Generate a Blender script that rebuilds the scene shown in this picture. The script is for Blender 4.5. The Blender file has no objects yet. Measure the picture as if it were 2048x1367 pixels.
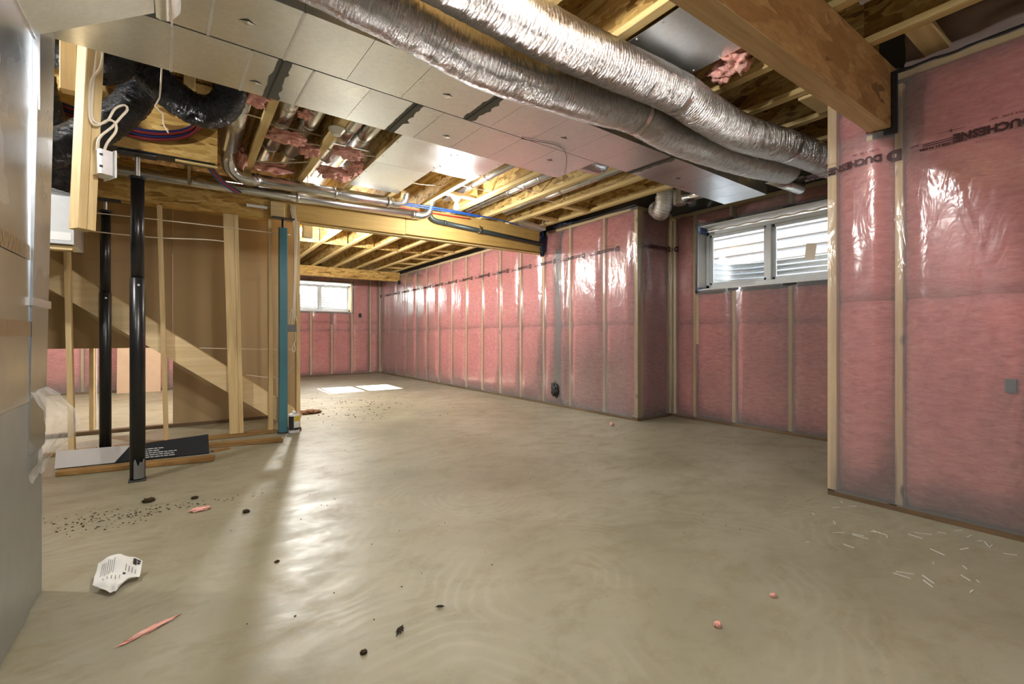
import bpy, math, random
from mathutils import Vector, Matrix, noise
random.seed(7)
S = bpy.context.scene
COL = S.collection
PI = math.pi

# ------------------------------------------------------------------ camera
HC = 1.05
YAW = math.atan2(654, 931)            # camera looks 35 deg right of +Y (the long wall's direction)
cam_d = bpy.data.cameras.new('camera'); cam = bpy.data.objects.new('camera', cam_d); COL.objects.link(cam)
cam.location = (0, 0, HC); cam.rotation_euler = (PI / 2, 0, -YAW)
cam_d.sensor_width = 36; cam_d.lens = 931 / 2048 * 36; cam_d.shift_y = -11.5 / 2048
cam_d.clip_start = .05; cam_d.clip_end = 200
S.camera = cam

# ------------------------------------------------------------------ world, sun, exposure
S.view_settings.view_transform = 'Standard'; S.view_settings.look = 'None'
S.view_settings.gamma = 1; S.view_settings.use_curve_mapping = False
S.view_settings.exposure = 1.62
w = bpy.data.worlds.new('sky'); S.world = w; w.use_nodes = True
nt = w.node_tree; bg = nt.nodes['Background']
sky = nt.nodes.new('ShaderNodeTexSky'); sky.sky_type = 'NISHITA'; sky.sun_disc = False
sky.sun_elevation = math.radians(29); sky.sun_rotation = math.radians(2)
hs = nt.nodes.new('ShaderNodeHueSaturation'); hs.inputs['Saturation'].default_value = .5
nt.links.new(sky.outputs[0], hs.inputs['Color']); nt.links.new(hs.outputs[0], bg.inputs[0]); bg.inputs[1].default_value = .62
sl = bpy.data.lights.new('sun', 'SUN'); sl.energy = 20; sl.angle = math.radians(.6); sl.color = (1, .96, .9)
so = bpy.data.objects.new('sun', sl); COL.objects.link(so); so.location = (3, 30, 20)
so.rotation_euler = Vector((-.02, -1, -.553)).to_track_quat('-Z', 'Y').to_euler()
def portal(loc, rot, sx, sz):
    l = bpy.data.lights.new('window_portal', 'AREA'); l.shape = 'RECTANGLE'; l.size = sx; l.size_y = sz
    l.cycles.is_portal = True
    o = bpy.data.objects.new('window_portal', l); COL.objects.link(o); o.location = loc; o.rotation_euler = rot
portal((5.5, 2.65, 2.02), (0, PI / 2, 0), .8, 1.5)
portal((3.0, 13.25, 2.1), (-PI / 2, 0, 0), 1.45, .8)

# ------------------------------------------------------------------ node helpers / materials
def mat(name):
    m = bpy.data.materials.new(name); m.use_nodes = True
    return m, m.node_tree, m.node_tree.nodes['Principled BSDF']
def nd(nt, t, ins=None, **pr):
    n = nt.nodes.new('ShaderNode' + t)
    for k, v in pr.items(): setattr(n, k, v)
    for k, v in (ins or {}).items():
        if isinstance(v, bpy.types.NodeSocket): nt.links.new(v, n.inputs[k])
        else: n.inputs[k].default_value = v
    return n
def c4(c): return (c[0], c[1], c[2], 1)
def srgb(r, g, b):
    f = lambda v: (v / 255 / 12.92) if v / 255 <= .04045 else ((v / 255 + .055) / 1.055) ** 2.4
    return (f(r), f(g), f(b))
def coords(nt, scale=(1, 1, 1), rnd=True, kind='Object'):
    tc = nd(nt, 'TexCoord'); src = tc.outputs[kind]
    if rnd:
        oi = nd(nt, 'ObjectInfo')
        mul = nd(nt, 'VectorMath', {0: oi.outputs['Random'], 1: (17.3, 9.1, 23.7)}, operation='MULTIPLY')
        src = nd(nt, 'VectorMath', {0: src, 1: mul.outputs[0]}, operation='ADD').outputs[0]
    mp = nd(nt, 'Mapping', {'Vector': src, 'Scale': scale})
    return mp.outputs[0]
def ramp(nt, fac, stops, interp='LINEAR'):
    r = nd(nt, 'ValToRGB', {'Fac': fac}); r.color_ramp.interpolation = interp
    e = r.color_ramp.elements
    e[0].position, e[0].color = stops[0][0], c4(stops[0][1])
    e[1].position, e[1].color = stops[-1][0], c4(stops[-1][1])
    for p, c in stops[1:-1]:
        x = e.new(p); x.color = c4(c)
    return r.outputs[0]
def mix(nt, fac, a, b, bt='MIX'):
    n = nt.nodes.new('ShaderNodeMix'); n.data_type = 'RGBA'; n.blend_type = bt
    for i, v in ((0, fac), (6, a), (7, b)):
        if isinstance(v, bpy.types.NodeSocket): nt.links.new(v, n.inputs[i])
        else: n.inputs[i].default_value = v if i == 0 else c4(v)
    return n.outputs[2]
def noisef(nt, vec, scale, detail=3, rough=.5, dist=0):
    return nd(nt, 'TexNoise', {'Vector': vec, 'Scale': scale, 'Detail': detail, 'Roughness': rough, 'Distortion': dist}).outputs['Fac']
def bump(nt, p, h, strength=.3, dist=.01):
    b = nd(nt, 'Bump', {'Height': h, 'Strength': strength, 'Distance': dist})
    nt.links.new(b.outputs[0], p.inputs['Normal']); return b
def setp(p, base=None, rough=None, metal=None, spec=None):
    if base is not None: p.inputs['Base Color'].default_value = c4(base)
    if rough is not None: p.inputs['Roughness'].default_value = rough
    if metal is not None: p.inputs['Metallic'].default_value = metal
    if spec is not None: p.inputs['Specular IOR Level'].default_value = spec
def plain(name, base, rough=.5, metal=0, bumpscale=0, bs=.2):
    m, nt, p = mat(name); setp(p, base, rough, metal)
    v = coords(nt); f = noisef(nt, v, 9, 3)
    nt.links.new(mix(nt, f, tuple(c * .86 for c in base), tuple(min(1, c * 1.1) for c in base)), p.inputs['Base Color'])
    if bumpscale: bump(nt, p, noisef(nt, v, bumpscale, 4), bs, .004)
    return m
MATS = {}
def wood(name, c1, c2, axis, knots=True):
    m, nt, p = mat(name)
    sc = [16, 16, 16]; sc['XYZ'.index(axis)] = .9
    v = coords(nt, tuple(sc))
    g = noisef(nt, v, 1.6, 5, .6, .6)
    col = ramp(nt, g, [(.3, c1), (.7, c2)])
    big = noisef(nt, coords(nt), 1.3, 2)
    col = mix(nt, ramp(nt, big, [(.4, (0, 0, 0)), (.7, (.35, .35, .35))]), col, tuple(c * .8 for c in c1))
    if knots:
        k = [5, 5, 5]; k['XYZ'.index(axis)] = 2.2
        vo = nd(nt, 'TexVoronoi', {'Vector': coords(nt, tuple(k)), 'Scale': 1.0})
        kf = ramp(nt, vo.outputs['Distance'], [(.05, (1, 1, 1)), (.11, (0, 0, 0))])
        col = mix(nt, kf, col, (.16, .075, .02))
    nt.links.new(col, p.inputs['Base Color']); setp(p, rough=.62)
    bump(nt, p, g, .12, .003)
    return m
SPF1, SPF2 = srgb(196, 164, 112), srgb(226, 202, 150)
for ax in 'XYZ': MATS['spf' + ax] = wood('spruce_' + ax.lower(), SPF1, SPF2, ax)
for ax in 'XYZ': MATS['flange' + ax] = wood('flange_' + ax.lower(), srgb(196, 166, 104), srgb(226, 204, 146), ax, False)
MATS['old'] = wood('weathered_lumber', srgb(120, 86, 44), srgb(172, 134, 76), 'X')
MATS['plate'] = wood('dirty_sill_lumber', srgb(84, 64, 44), srgb(126, 100, 70), 'Y', False)
MATS['plateX'] = wood('dirty_sill_lumber_x', srgb(84, 64, 44), srgb(126, 100, 70), 'X', False)
MATS['lvl'] = wood('glulam_face', srgb(182, 146, 80), srgb(208, 174, 104), 'X', False)
def osb(name, cs, scale=(26, 9, 26), rough=.65):
    m, nt, p = mat(name)
    base = coords(nt, scale)
    warp = nd(nt, 'TexNoise', {'Vector': base, 'Scale': .55, 'Detail': 2}).outputs['Color']
    vv = nd(nt, 'VectorMath', {0: base, 1: nd(nt, 'VectorMath', {0: warp, 1: (3.2, 3.2, 3.2)}, operation='MULTIPLY').outputs[0]}, operation='ADD').outputs[0]
    vo = nd(nt, 'TexVoronoi', {'Vector': vv, 'Scale': 1.0})
    sep = nd(nt, 'SeparateColor', {'Color': vo.outputs['Color']})
    col = ramp(nt, sep.outputs[0], [(0, cs[0]), (.12, cs[1]), (.6, cs[2]), (1, cs[3])])
    fine = noisef(nt, coords(nt, tuple(s * 2.4 for s in scale)), 1.0, 4, .6)
    col = mix(nt, ramp(nt, fine, [(.35, (0, 0, 0)), (.75, (.45, .45, .45))]), col, cs[0])
    nt.links.new(col, p.inputs['Base Color']); setp(p, rough=rough)
    bump(nt, p, sep.outputs[1], .15, .003)
    return m
OS = [srgb(108, 78, 34), srgb(160, 126, 66), srgb(194, 162, 96), srgb(222, 196, 132)]
MATS['osb'] = osb('osb_panel', OS)
MATS['osbX'] = osb('osb_beam', [srgb(122, 86, 36), srgb(178, 138, 68), srgb(202, 164, 90), srgb(222, 190, 118)], (7, 26, 26))
MATS['lsl'] = osb('strand_lumber', [srgb(104, 70, 36), srgb(156, 110, 62), srgb(172, 126, 74), srgb(188, 144, 90)], (6, 22, 18))
MATS['lsledge'] = wood('strand_lumber_edge', srgb(180, 146, 100), srgb(216, 186, 138), 'X', False)

# galvanised sheet
def galv(name, base, rough, spang=60):
    m, nt, p = mat(name); v = coords(nt)
    vo = nd(nt, 'TexVoronoi', {'Vector': v, 'Scale': spang})
    sep = nd(nt, 'SeparateColor', {'Color': vo.outputs['Color']})
    big = noisef(nt, v, 2.2, 3)
    col = mix(nt, sep.outputs[0], tuple(c * .97 for c in base), tuple(min(1, c * 1.03) for c in base))
    nt.links.new(col, p.inputs['Base Color']); setp(p, metal=1)
    rr = nd(nt, 'MapRange', {'Value': big, 'From Min': .3, 'From Max': .7, 'To Min': rough * .8, 'To Max': rough * 1.25})
    nt.links.new(rr.outputs[0], p.inputs['Roughness'])
    bump(nt, p, big, .06, .02)
    return m
MATS['galv'] = galv('galvanised_sheet', (.86, .90, .94), .32)
MATS['galvshiny'] = galv('shiny_return_sheet', (.80, .86, .92), .24)
MATS['cleatglint'] = plain('cleat_highlight', (.82, .82, .82), .38, .4)  # pale base paints in the highlight along the folded galvanised cleats
MATS['galvdull'] = galv('satin_coated_sheet', (.84, .89, .92), .36)
MATS['pipe'] = galv('galvanised_pipe', (.70, .71, .71), .26, 40)
MATS['cleat'] = galv('drive_cleat', (.8, .8, .8), .3)
MATS['shade'] = plain('dark_seam', (.05, .05, .05), .7)
MATS['sealant'] = plain('grey_duct_sealant', srgb(112, 112, 108), .75, 0, 60, .4)
def foil(name, base, rough, ringscale, strength, metal=1):
    m, nt, p = mat(name); setp(p, base, rough, metal)
    uv = coords(nt, (1, 1, 1), False, 'UV')
    s = nd(nt, 'SeparateXYZ', {'Vector': uv})
    wob = noisef(nt, nd(nt, 'Mapping', {'Vector': uv, 'Scale': (9, 2.5, 1)}).outputs[0], 1, 3)
    ph = nd(nt, 'Math', {0: s.outputs[0], 1: ringscale}, operation='MULTIPLY')
    ph2 = nd(nt, 'MULTIPLY_ADD' if False else 'Math', {0: wob, 1: 14.0, 2: ph.outputs[0]}, operation='MULTIPLY_ADD')
    ring = nd(nt, 'Math', {0: ph2.outputs[0]}, operation='SINE')
    cr = noisef(nt, nd(nt, 'Mapping', {'Vector': uv, 'Scale': (130, 7, 1)}).outputs[0], 1, 5, .65, .4)
    h = nd(nt, 'Math', {0: ring.outputs[0], 1: .07, 2: cr}, operation='MULTIPLY_ADD')
    bump(nt, p, h.outputs[0], strength, .022)
    return m
MATS['foil'] = foil('foil_jacket', (.62, .61, .60), .22, 330, 1.0)
MATS['foilbright'] = foil('bright_foil_hose', (.8, .79, .77), .2, 330, .8)
MATS['blackpoly'] = foil('black_plastic_jacket', (.012, .012, .014), .13, 120, 1.0, 0)
MATS['foiltape'] = plain('foil_tape', (.75, .7, .62), .22, 1, 40, .8)

def pinkmat(name, a, b, c):
    m, nt, p = mat(name); v = coords(nt, (1, 1, 1))
    n1 = noisef(nt, v, 3, 4, .6); n2 = noisef(nt, coords(nt, (14, 14, 42)), 1, 5, .7, .5)
    col = ramp(nt, n2, [(.28, a), (.5, b), (.75, c)])
    col = mix(nt, ramp(nt, n1, [(.35, (0, 0, 0)), (.8, (.5, .5, .5))]), col, a)
    nt.links.new(col, p.inputs['Base Color']); setp(p, rough=.95, spec=.1)
    bump(nt, p, n2, .5, .012)
    return m
MATS['pink'] = pinkmat('pink_fibreglass', srgb(180, 94, 92), srgb(210, 124, 120), srgb(228, 156, 150))
MATS['pinkscrap'] = pinkmat('pink_fibreglass_scrap', srgb(222, 150, 138), srgb(238, 184, 172), srgb(246, 208, 196))
MATS['foam'] = plain('grey_spray_foam', srgb(164, 146, 140), .9, 0, 14, 1)

# clear vapour barrier: thin plastic, mostly see-through, glossy, a little milky
m, nt, p = mat('clear_poly_sheet'); nt.nodes.remove(p)
v = coords(nt, (1, 1, 1), False)
w1 = noisef(nt, nd(nt, 'Mapping', {'Vector': v, 'Scale': (3, 3, 1.3), 'Rotation': (.5, .3, 0)}).outputs[0], 2.4, 3, .55, 1.2)
w2 = noisef(nt, nd(nt, 'Mapping', {'Vector': v, 'Scale': (9, 9, 2.2), 'Rotation': (-.7, .4, 0)}).outputs[0], 1.6, 2, .5, .9)
w2m = ramp(nt, noisef(nt, v, 1.5, 2), [(.5, (0, 0, 0)), (.68, (1, 1, 1))])
hh = nd(nt, 'Math', {0: w2, 1: w2m, 2: nd(nt, 'Math', {0: w1, 1: .8}, operation='MULTIPLY').outputs[0]}, operation='MULTIPLY_ADD')
bn = nd(nt, 'Bump', {'Height': hh.outputs[0], 'Strength': .3, 'Distance': .022})
gl = nd(nt, 'BsdfAnisotropic', {'Color': (1, 1, 1, 1), 'Roughness': .17, 'Normal': bn.outputs[0]})
tr = nd(nt, 'BsdfTransparent', {'Color': (.97, .97, .97, 1)})
df = nd(nt, 'BsdfDiffuse', {'Color': (.9, .88, .9, 1), 'Normal': bn.outputs[0]})
fr = nd(nt, 'Fresnel', {'IOR': 1.5, 'Normal': bn.outputs[0]})
fr2 = nd(nt, 'Math', {0: fr.outputs[0], 1: 1.8}, operation='MULTIPLY', use_clamp=True)
a1 = nd(nt, 'MixShader', {0: .15, 1: tr.outputs[0], 2: df.outputs[0]})
a2 = nd(nt, 'MixShader', {0: fr2.outputs[0], 1: a1.outputs[0], 2: gl.outputs[0]})
nt.links.new(a2.outputs[0], nt.nodes['Material Output'].inputs['Surface'])
MATS['poly'] = m
m, nt, p = mat('window_glass'); nt.nodes.remove(p)
gl = nd(nt, 'BsdfAnisotropic', {'Color': (1, 1, 1, 1), 'Roughness': .02}); tr = nd(nt, 'BsdfTransparent', {'Color': (.95, .97, .97, 1)})
fr = nd(nt, 'Fresnel', {'IOR': 1.45}); a2 = nd(nt, 'MixShader', {0: fr.outputs[0], 1: tr.outputs[0], 2: gl.outputs[0]})
nt.links.new(a2.outputs[0], nt.nodes['Material Output'].inputs['Surface']); MATS['glass'] = m

# concrete floor with trowel swirls
m, nt, p = mat('troweled_concrete'); v = coords(nt, (1, 1, 1), False)
n1 = noisef(nt, v, .9, 5, .6, .4); n2 = noisef(nt, nd(nt, 'Mapping', {'Vector': v, 'Scale': (1, 1.5, 1), 'Rotation': (0, 0, .5)}).outputs[0], 3.6, 8, .72, .3)
n3 = noisef(nt, v, 34, 5, .7)
col = ramp(nt, n1, [(.3, srgb(130, 127, 107)), (.5, srgb(147, 143, 123)), (.72, srgb(160, 158, 141))])
col = mix(nt, ramp(nt, n2, [(.5, (0, 0, 0)), (.7, (.5, .5, .5))]), col, srgb(124, 112, 82))
col = mix(nt, ramp(nt, n3, [(.6, (0, 0, 0)), (.8, (.22, .22, .22))]), col, srgb(100, 90, 68))
wv = nd(nt, 'TexNoise', {'Vector': v, 'Scale': 1.6, 'Detail': 3}).outputs['Color']
vv = nd(nt, 'VectorMath', {0: v, 1: nd(nt, 'VectorMath', {0: wv, 1: (.35, .35, 0)}, operation='MULTIPLY').outputs[0]}, operation='ADD').outputs[0]
vo = nd(nt, 'TexVoronoi', {'Vector': vv, 'Scale': 1.05}, voronoi_dimensions='2D')
rg = nd(nt, 'Math', {0: nd(nt, 'Math', {0: vo.outputs['Distance'], 1: 96.0}, operation='MULTIPLY').outputs[0]}, operation='SINE').outputs[0]
msk = ramp(nt, noisef(nt, v, 1.7, 3), [(.46, (0, 0, 0)), (.62, (1, 1, 1))])
rgm = nd(nt, 'Math', {0: rg, 1: msk}, operation='MULTIPLY').outputs[0]
col = mix(nt, nd(nt, 'Math', {0: rgm, 1: .15}, operation='MULTIPLY', use_clamp=True).outputs[0], col, srgb(184, 180, 164))
nt.links.new(col, p.inputs['Base Color'])
rr = nd(nt, 'MapRange', {'Value': n2, 'From Min': .35, 'From Max': .7, 'To Min': .36, 'To Max': .6})
nt.links.new(rr.outputs[0], p.inputs['Roughness']); setp(p, spec=.42)
h = nd(nt, 'Math', {0: rgm, 1: .12, 2: n2}, operation='MULTIPLY_ADD')
bump(nt, p, h.outputs[0], .16, .012); MATS['floor'] = m

MATS['concrete'] = plain('foundation_concrete', srgb(104, 104, 100), .85, 0, 30, .3)
m, nt, p = mat('brown_board_backing'); v = coords(nt, (1, 1, 1), False)
st = noisef(nt, nd(nt, 'Mapping', {'Vector': v, 'Scale': (3.2, 1, .05)}).outputs[0], 1, 1)
nt.links.new(ramp(nt, st, [(.4, srgb(156, 132, 96)), (.6, srgb(172, 148, 110))]), p.inputs['Base Color']); setp(p, rough=.8); MATS['brown'] = m
MATS['beige'] = plain('beige_board', srgb(196, 170, 146), .8)
MATS['cabinet'] = plain('grey_cabinet_metal', (.40, .43, .42), .42, .7)
MATS['unit'] = plain('off_white_enamel', (.5, .52, .53), .45)
MATS['white'] = plain('white_plastic', (.78, .78, .76), .4)
MATS['vinyl'] = plain('white_vinyl', (.72, .75, .76), .35)
MATS['cream'] = plain('cream_lampholder', (.8, .78, .7), .35)
MATS['cable'] = plain('white_cable_sheath', srgb(226, 212, 190), .5)
MATS['black'] = plain('black_painted_steel', (.012, .012, .013), .28)
MATS['blackp'] = plain('black_plastic', (.01, .01, .012), .45, 0, 30, .8)
MATS['bead'] = plain('black_acoustic_sealant', (.012, .012, .016), .3, 0, 60, .6)
MATS['bluetape'] = plain('blue_sheathing_tape', srgb(30, 66, 130), .25, 0, 30, .9)
MATS['navytape'] = plain('navy_wrapped_plastic', srgb(14, 24, 50), .2, 0, 40, 1)
MATS['teal'] = plain('teal_painted_steel', srgb(66, 118, 130), .42)
MATS['steel'] = plain('bare_steel', (.5, .5, .5), .35, 1)
MATS['dkpipe'] = plain('dark_grey_vinyl_pipe', srgb(54, 62, 62), .4)
MATS['bluepex'] = plain('blue_water_line', srgb(32, 82, 160), .4)
MATS['redpex'] = plain('red_water_line', srgb(170, 44, 40), .4)
MATS['maroonpex'] = plain('maroon_water_line', srgb(110, 34, 36), .4)
MATS['navypex'] = plain('navy_water_line', srgb(24, 36, 78), .4)
MATS['ink'] = plain('dark_red_print', (.055, .012, .012), .5)
MATS['inkblack'] = plain('black_print', (.02, .02, .02), .6)
MATS['inkwhite'] = plain('white_print', (.75, .75, .75), .6)
MATS['paper'] = plain('white_paper', (.74, .75, .74), .8)
MATS['card'] = plain('black_card', (.012, .013, .018), .75)
MATS['cardwhite'] = plain('white_card', (.62, .6, .6), .6)
MATS['dirt'] = plain('brown_dirt', srgb(64, 48, 28), .95, 0, 60, 1)
MATS['leaf'] = plain('dry_leaf', srgb(58, 46, 26), .8)
MATS['mulch'] = plain('reddish_soil', srgb(110, 72, 46), .95, 0, 40, 1)
MATS['yellow'] = plain('yellow_label', srgb(206, 182, 60), .5)
MATS['greybox'] = plain('grey_device_box', srgb(110, 112, 114), .5)
MATS['siding'] = plain('pale_vinyl_siding', (.40, .38, .375), .6)
MATS['gravel'] = plain('gravel', srgb(140, 134, 124), .95, 0, 40, 1)
MATS['well'] = galv('galvanised_well', (.75, .76, .76), .4)
m, nt, p = mat('hanging_clear_bag'); setp(p, (.85, .86, .84), .2); p.inputs['Alpha'].default_value = .34
bump(nt, p, noisef(nt, coords(nt), 14, 3), .6, .01); MATS['bag'] = m
m, nt, p = mat('lit_bulb'); setp(p, (1, 1, 1), .3); p.inputs['Emission Color'].default_value = (1, .93, .8, 1); p.inputs['Emission Strength'].default_value = 40; MATS['bulb'] = m

# ------------------------------------------------------------------ mesh helpers
class MB:
    def __init__(s): s.v = []; s.f = []; s.uv = []
    def add(s, vs, fs, uv=None):
        b = len(s.v); s.v += [Vector(x) for x in vs]; s.f += [[b + i for i in f] for f in fs]
        s.uv += uv if uv else [(0, 0)] * len(vs); return s
    def box(s, x0, x1, y0, y1, z0, z1, ch=0, M=None):
        x0, x1 = min(x0, x1), max(x0, x1); y0, y1 = min(y0, y1), max(y0, y1); z0, z1 = min(z0, z1), max(z0, z1)
        if ch <= 0:
            vs = [(x, y, z) for z in (z0, z1) for y in (y0, y1) for x in (x0, x1)]
            fs = [(0, 2, 3, 1), (4, 5, 7, 6), (0, 1, 5, 4), (2, 6, 7, 3), (0, 4, 6, 2), (1, 3, 7, 5)]
        else:
            c = min(ch, (x1 - x0) / 2.5, (y1 - y0) / 2.5, (z1 - z0) / 2.5)
            d = max((x1 - x0, 0), (y1 - y0, 1), (z1 - z0, 2))[1]   # chamfer the four long edges
            lim = [(x0, x1), (y0, y1), (z0, z1)]; a, b = [i for i in range(3) if i != d]
            (a0, a1), (b0, b1) = lim[a], lim[b]
            ring = [(a0 + c, b0), (a1 - c, b0), (a1, b0 + c), (a1, b1 - c), (a1 - c, b1), (a0 + c, b1), (a0, b1 - c), (a0, b0 + c)]
            vs = []
            for dv in lim[d]:
                for ra, rb in ring:
                    q = [0, 0, 0]; q[d] = dv; q[a] = ra; q[b] = rb; vs.append(tuple(q))
            fs = [tuple(range(7, -1, -1)), tuple(range(8, 16))] + [(i, (i + 1) % 8, (i + 1) % 8 + 8, i + 8) for i in range(8)]
            if d == 1: fs = [tuple(reversed(f)) for f in fs]
        if M: vs = [M @ Vector(q) for q in vs]
        return s.add(vs, fs)
    def prism(s, pts, axis, a0, a1):
        n = len(pts); mk = {'X': lambda p, a: (a, p[0], p[1]), 'Y': lambda p, a: (p[0], a, p[1]), 'Z': lambda p, a: (p[0], p[1], a)}[axis]
        vs = [mk(p, a0) for p in pts] + [mk(p, a1) for p in pts]
        return s.add(vs, [tuple(range(n - 1, -1, -1)), tuple(range(n, 2 * n))] + [(i, (i + 1) % n, (i + 1) % n + n, i + n) for i in range(n)])
    def tube(s, path, r, seg=12, res=None, caps=True, rf=None, smoothpath=True):
        P = [Vector(p) for p in path]
        if smoothpath and len(P) > 2:
            Q = []
            for i in range(len(P) - 1):
                p0 = P[i - 1] if i else P[0] * 2 - P[1]; p1, p2 = P[i], P[i + 1]; p3 = P[i + 2] if i + 2 < len(P) else P[-1] * 2 - P[-2]
                L = (p2 - p1).length; k = max(2, int(L / (res or max(r * .8, .015))))
                for j in range(k):
                    t = j / k
                    Q.append(.5 * ((2 * p1) + (p2 - p0) * t + (2 * p0 - 5 * p1 + 4 * p2 - p3) * t * t + (3 * p1 - p0 - 3 * p2 + p3) * t ** 3))
            Q.append(P[-1]); P = Q
        elif res:
            Q = []
            for i in range(len(P) - 1):
                k = max(1, int((P[i + 1] - P[i]).length / res))
                Q += [P[i].lerp(P[i + 1], j / k) for j in range(k)]
            Q.append(P[-1]); P = Q
        T = [(P[min(i + 1, len(P) - 1)] - P[max(i - 1, 0)]).normalized() for i in range(len(P))]
        up = Vector((0, 0, 1)) if abs(T[0].z) < .9 else Vector((1, 0, 0))
        N = (up - T[0] * up.dot(T[0])).normalized(); vs = []; uv = []; L = 0
        for i, p in enumerate(P):
            if i: L += (P[i] - P[i - 1]).length
            N = (N - T[i] * N.dot(T[i])).normalized(); B = T[i].cross(N)
            for j in range(seg + 1):
                a = 2 * PI * j / seg; rr = r * (rf(L, a) if rf else 1)
                vs.append(p + (N * math.cos(a) + B * math.sin(a)) * rr); uv.append((L, j / seg))
        k = seg + 1; n = len(P)
        fs = [(i * k + j, i * k + j + 1, (i + 1) * k + j + 1, (i + 1) * k + j) for i in range(n - 1) for j in range(seg)]
        if caps: fs += [tuple(range(seg - 1, -1, -1)), tuple((n - 1) * k + j for j in range(seg))]
        return s.add(vs, fs, uv)
    def lathe(s, c, prof, seg=20, M=None):
        c = Vector(c); vs = []; M = M or Matrix.Identity(3)
        for r, z in prof:
            for j in range(seg):
                a = 2 * PI * j / seg; vs.append(c + M @ Vector((r * math.cos(a), r * math.sin(a), z)))
        n = len(prof)
        fs = [(i * seg + j, i * seg + (j + 1) % seg, (i + 1) * seg + (j + 1) % seg, (i + 1) * seg + j) for i in range(n - 1) for j in range(seg)]
        fs += [tuple(range(seg - 1, -1, -1)), tuple((n - 1) * seg + j for j in range(seg))]
        return s.add(vs, fs)
    def blob(s, c, rx, ry, rz, n=2, amp=.35, freq=6, seed=0):
        c = Vector(c); nu, nv = 10 * n // 2 + 4, 5 * n // 2 + 3; vs = []
        for i in range(nv + 1):
            th = PI * i / nv
            for j in range(nu):
                a = 2 * PI * j / nu; d = Vector((math.sin(th) * math.cos(a), math.sin(th) * math.sin(a), math.cos(th)))
                k = 1 + amp * noise.noise(d * freq * .5 + Vector((seed * 3.1, seed, 0)))
                vs.append(c + Vector((d.x * rx, d.y * ry, d.z * rz)) * k)
        return s.add(vs, [(i * nu + j, i * nu + (j + 1) % nu, (i + 1) * nu + (j + 1) % nu, (i + 1) * nu + j) for i in range(nv) for j in range(nu)])
    def grid(s, fn, n, m):
        vs = [fn(i / n, j / m) for j in range(m + 1) for i in range(n + 1)]; k = n + 1
        return s.add(vs, [(j * k + i, j * k + i + 1, (j + 1) * k + i + 1, (j + 1) * k + i) for j in range(m) for i in range(n)], [(i / n, j / m) for j in range(m + 1) for i in range(n + 1)])
    def face(s, n):
        f = s.f[0]; a, b, c = (s.v[f[i]] for i in range(3))
        if (b - a).cross(c - a).dot(n) < 0: s.f = [tuple(reversed(q)) for q in s.f]
        return s
    def bounds(s):
        lo = Vector(tuple(min(v[i] for v in s.v) for i in range(3))); hi = Vector(tuple(max(v[i] for v in s.v) for i in range(3)))
        return lo, hi
    def build(s, name, mt, parent=None, smooth=False, label=None):
        lo, hi = s.bounds(); o0 = Vector(((lo.x + hi.x) / 2, (lo.y + hi.y) / 2, lo.z))
        me = bpy.data.meshes.new(name); me.from_pydata([tuple(v - o0) for v in s.v], [], s.f)
        if any(u != (0, 0) for u in s.uv):
            ul = me.uv_layers.new(name='UVMap')
            for l in me.loops: ul.data[l.index].uv = s.uv[l.vertex_index]
        me.materials.append(MATS[mt] if isinstance(mt, str) else mt)
        if smooth:
            me.polygons.foreach_set('use_smooth', [len(p.vertices) <= 4 for p in me.polygons])
        me.update()
        o = bpy.data.objects.new(name, me); COL.objects.link(o)
        if parent:
            o.parent = parent; o.location = o0 - world_loc(parent)
        else: o.location = o0
        if label: o['label'] = label
        return o
def world_loc(o):
    l = Vector((0, 0, 0))
    while o: l = l + Vector(o.location); o = o.parent
    return l
def tag(o, label, cat, group=None):
    o['label'] = label; o['category'] = cat
    if group: o['group'] = group
    return o
def thing(name, loc, label, cat, group=None):
    o = bpy.data.objects.new(name, None); COL.objects.link(o); o.location = loc; o.empty_display_size = .1
    return tag(o, label, cat, group)
def struct(o): o['kind'] = 'structure'; return o
def bx(name, mt, b, parent=None, ch=.004, label=None): return MB().box(*b, ch=ch).build(name, mt, parent, label=label)
def pipe(name, mt, path, r, parent=None, seg=14, **k): return MB().tube(path, r, seg, **k).build(name, mt, parent, True)
TEXTC = {}
def text_mesh(body, size, bold=0):
    """vertices/faces of a line of lettering, baseline at 0, in the XY plane"""
    key = (body, size, bold)
    if key not in TEXTC:
        cu = bpy.data.curves.new('lettering', 'FONT'); cu.body = body; cu.size = size; cu.offset = bold; cu.resolution_u = 2
        ob = bpy.data.objects.new('lettering', cu); COL.objects.link(ob)
        me = bpy.data.meshes.new_from_object(ob)
        TEXTC[key] = ([tuple(v.co) for v in me.vertices], [tuple(p.vertices) for p in me.polygons])
        bpy.data.objects.remove(ob); bpy.data.curves.remove(cu); bpy.data.meshes.remove(me)
    return TEXTC[key]

# ================================================================== THE SETTING
JB = 2.70                      # underside of the joists
WT = 2.66                      # top of the insulated walls
def slab(name, b, mt): return struct(MB().box(*b).build(name, mt))
fl = struct(MB().grid(lambda a, b: (-3.4 + 9 * a, -3.4 + 16.7 * b, 0), 30, 50).build('floor', 'floor'))
fb = MB().box(-3.4, 5.6, -3.4, 13.3, -.12, -.01).build('slab_edge', 'concrete', fl)
ceil = struct(MB().box(-3.4, 5.7, -3.4, 13.4, 3.022, 3.06).build('ceiling', 'osb'))
for i in range(8):
    for j in range(7):
        x0 = -3.4 + i * 1.22; y0 = -3.4 + j * 2.44 - (1.22 if i % 2 else 0)
        MB().box(x0 + .002, min(x0 + 1.218, 5.7), max(y0 + .002, -3.4), min(y0 + 2.438, 13.4), 3.003, 3.021).build('subfloor_panel', 'osb', ceil)
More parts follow.
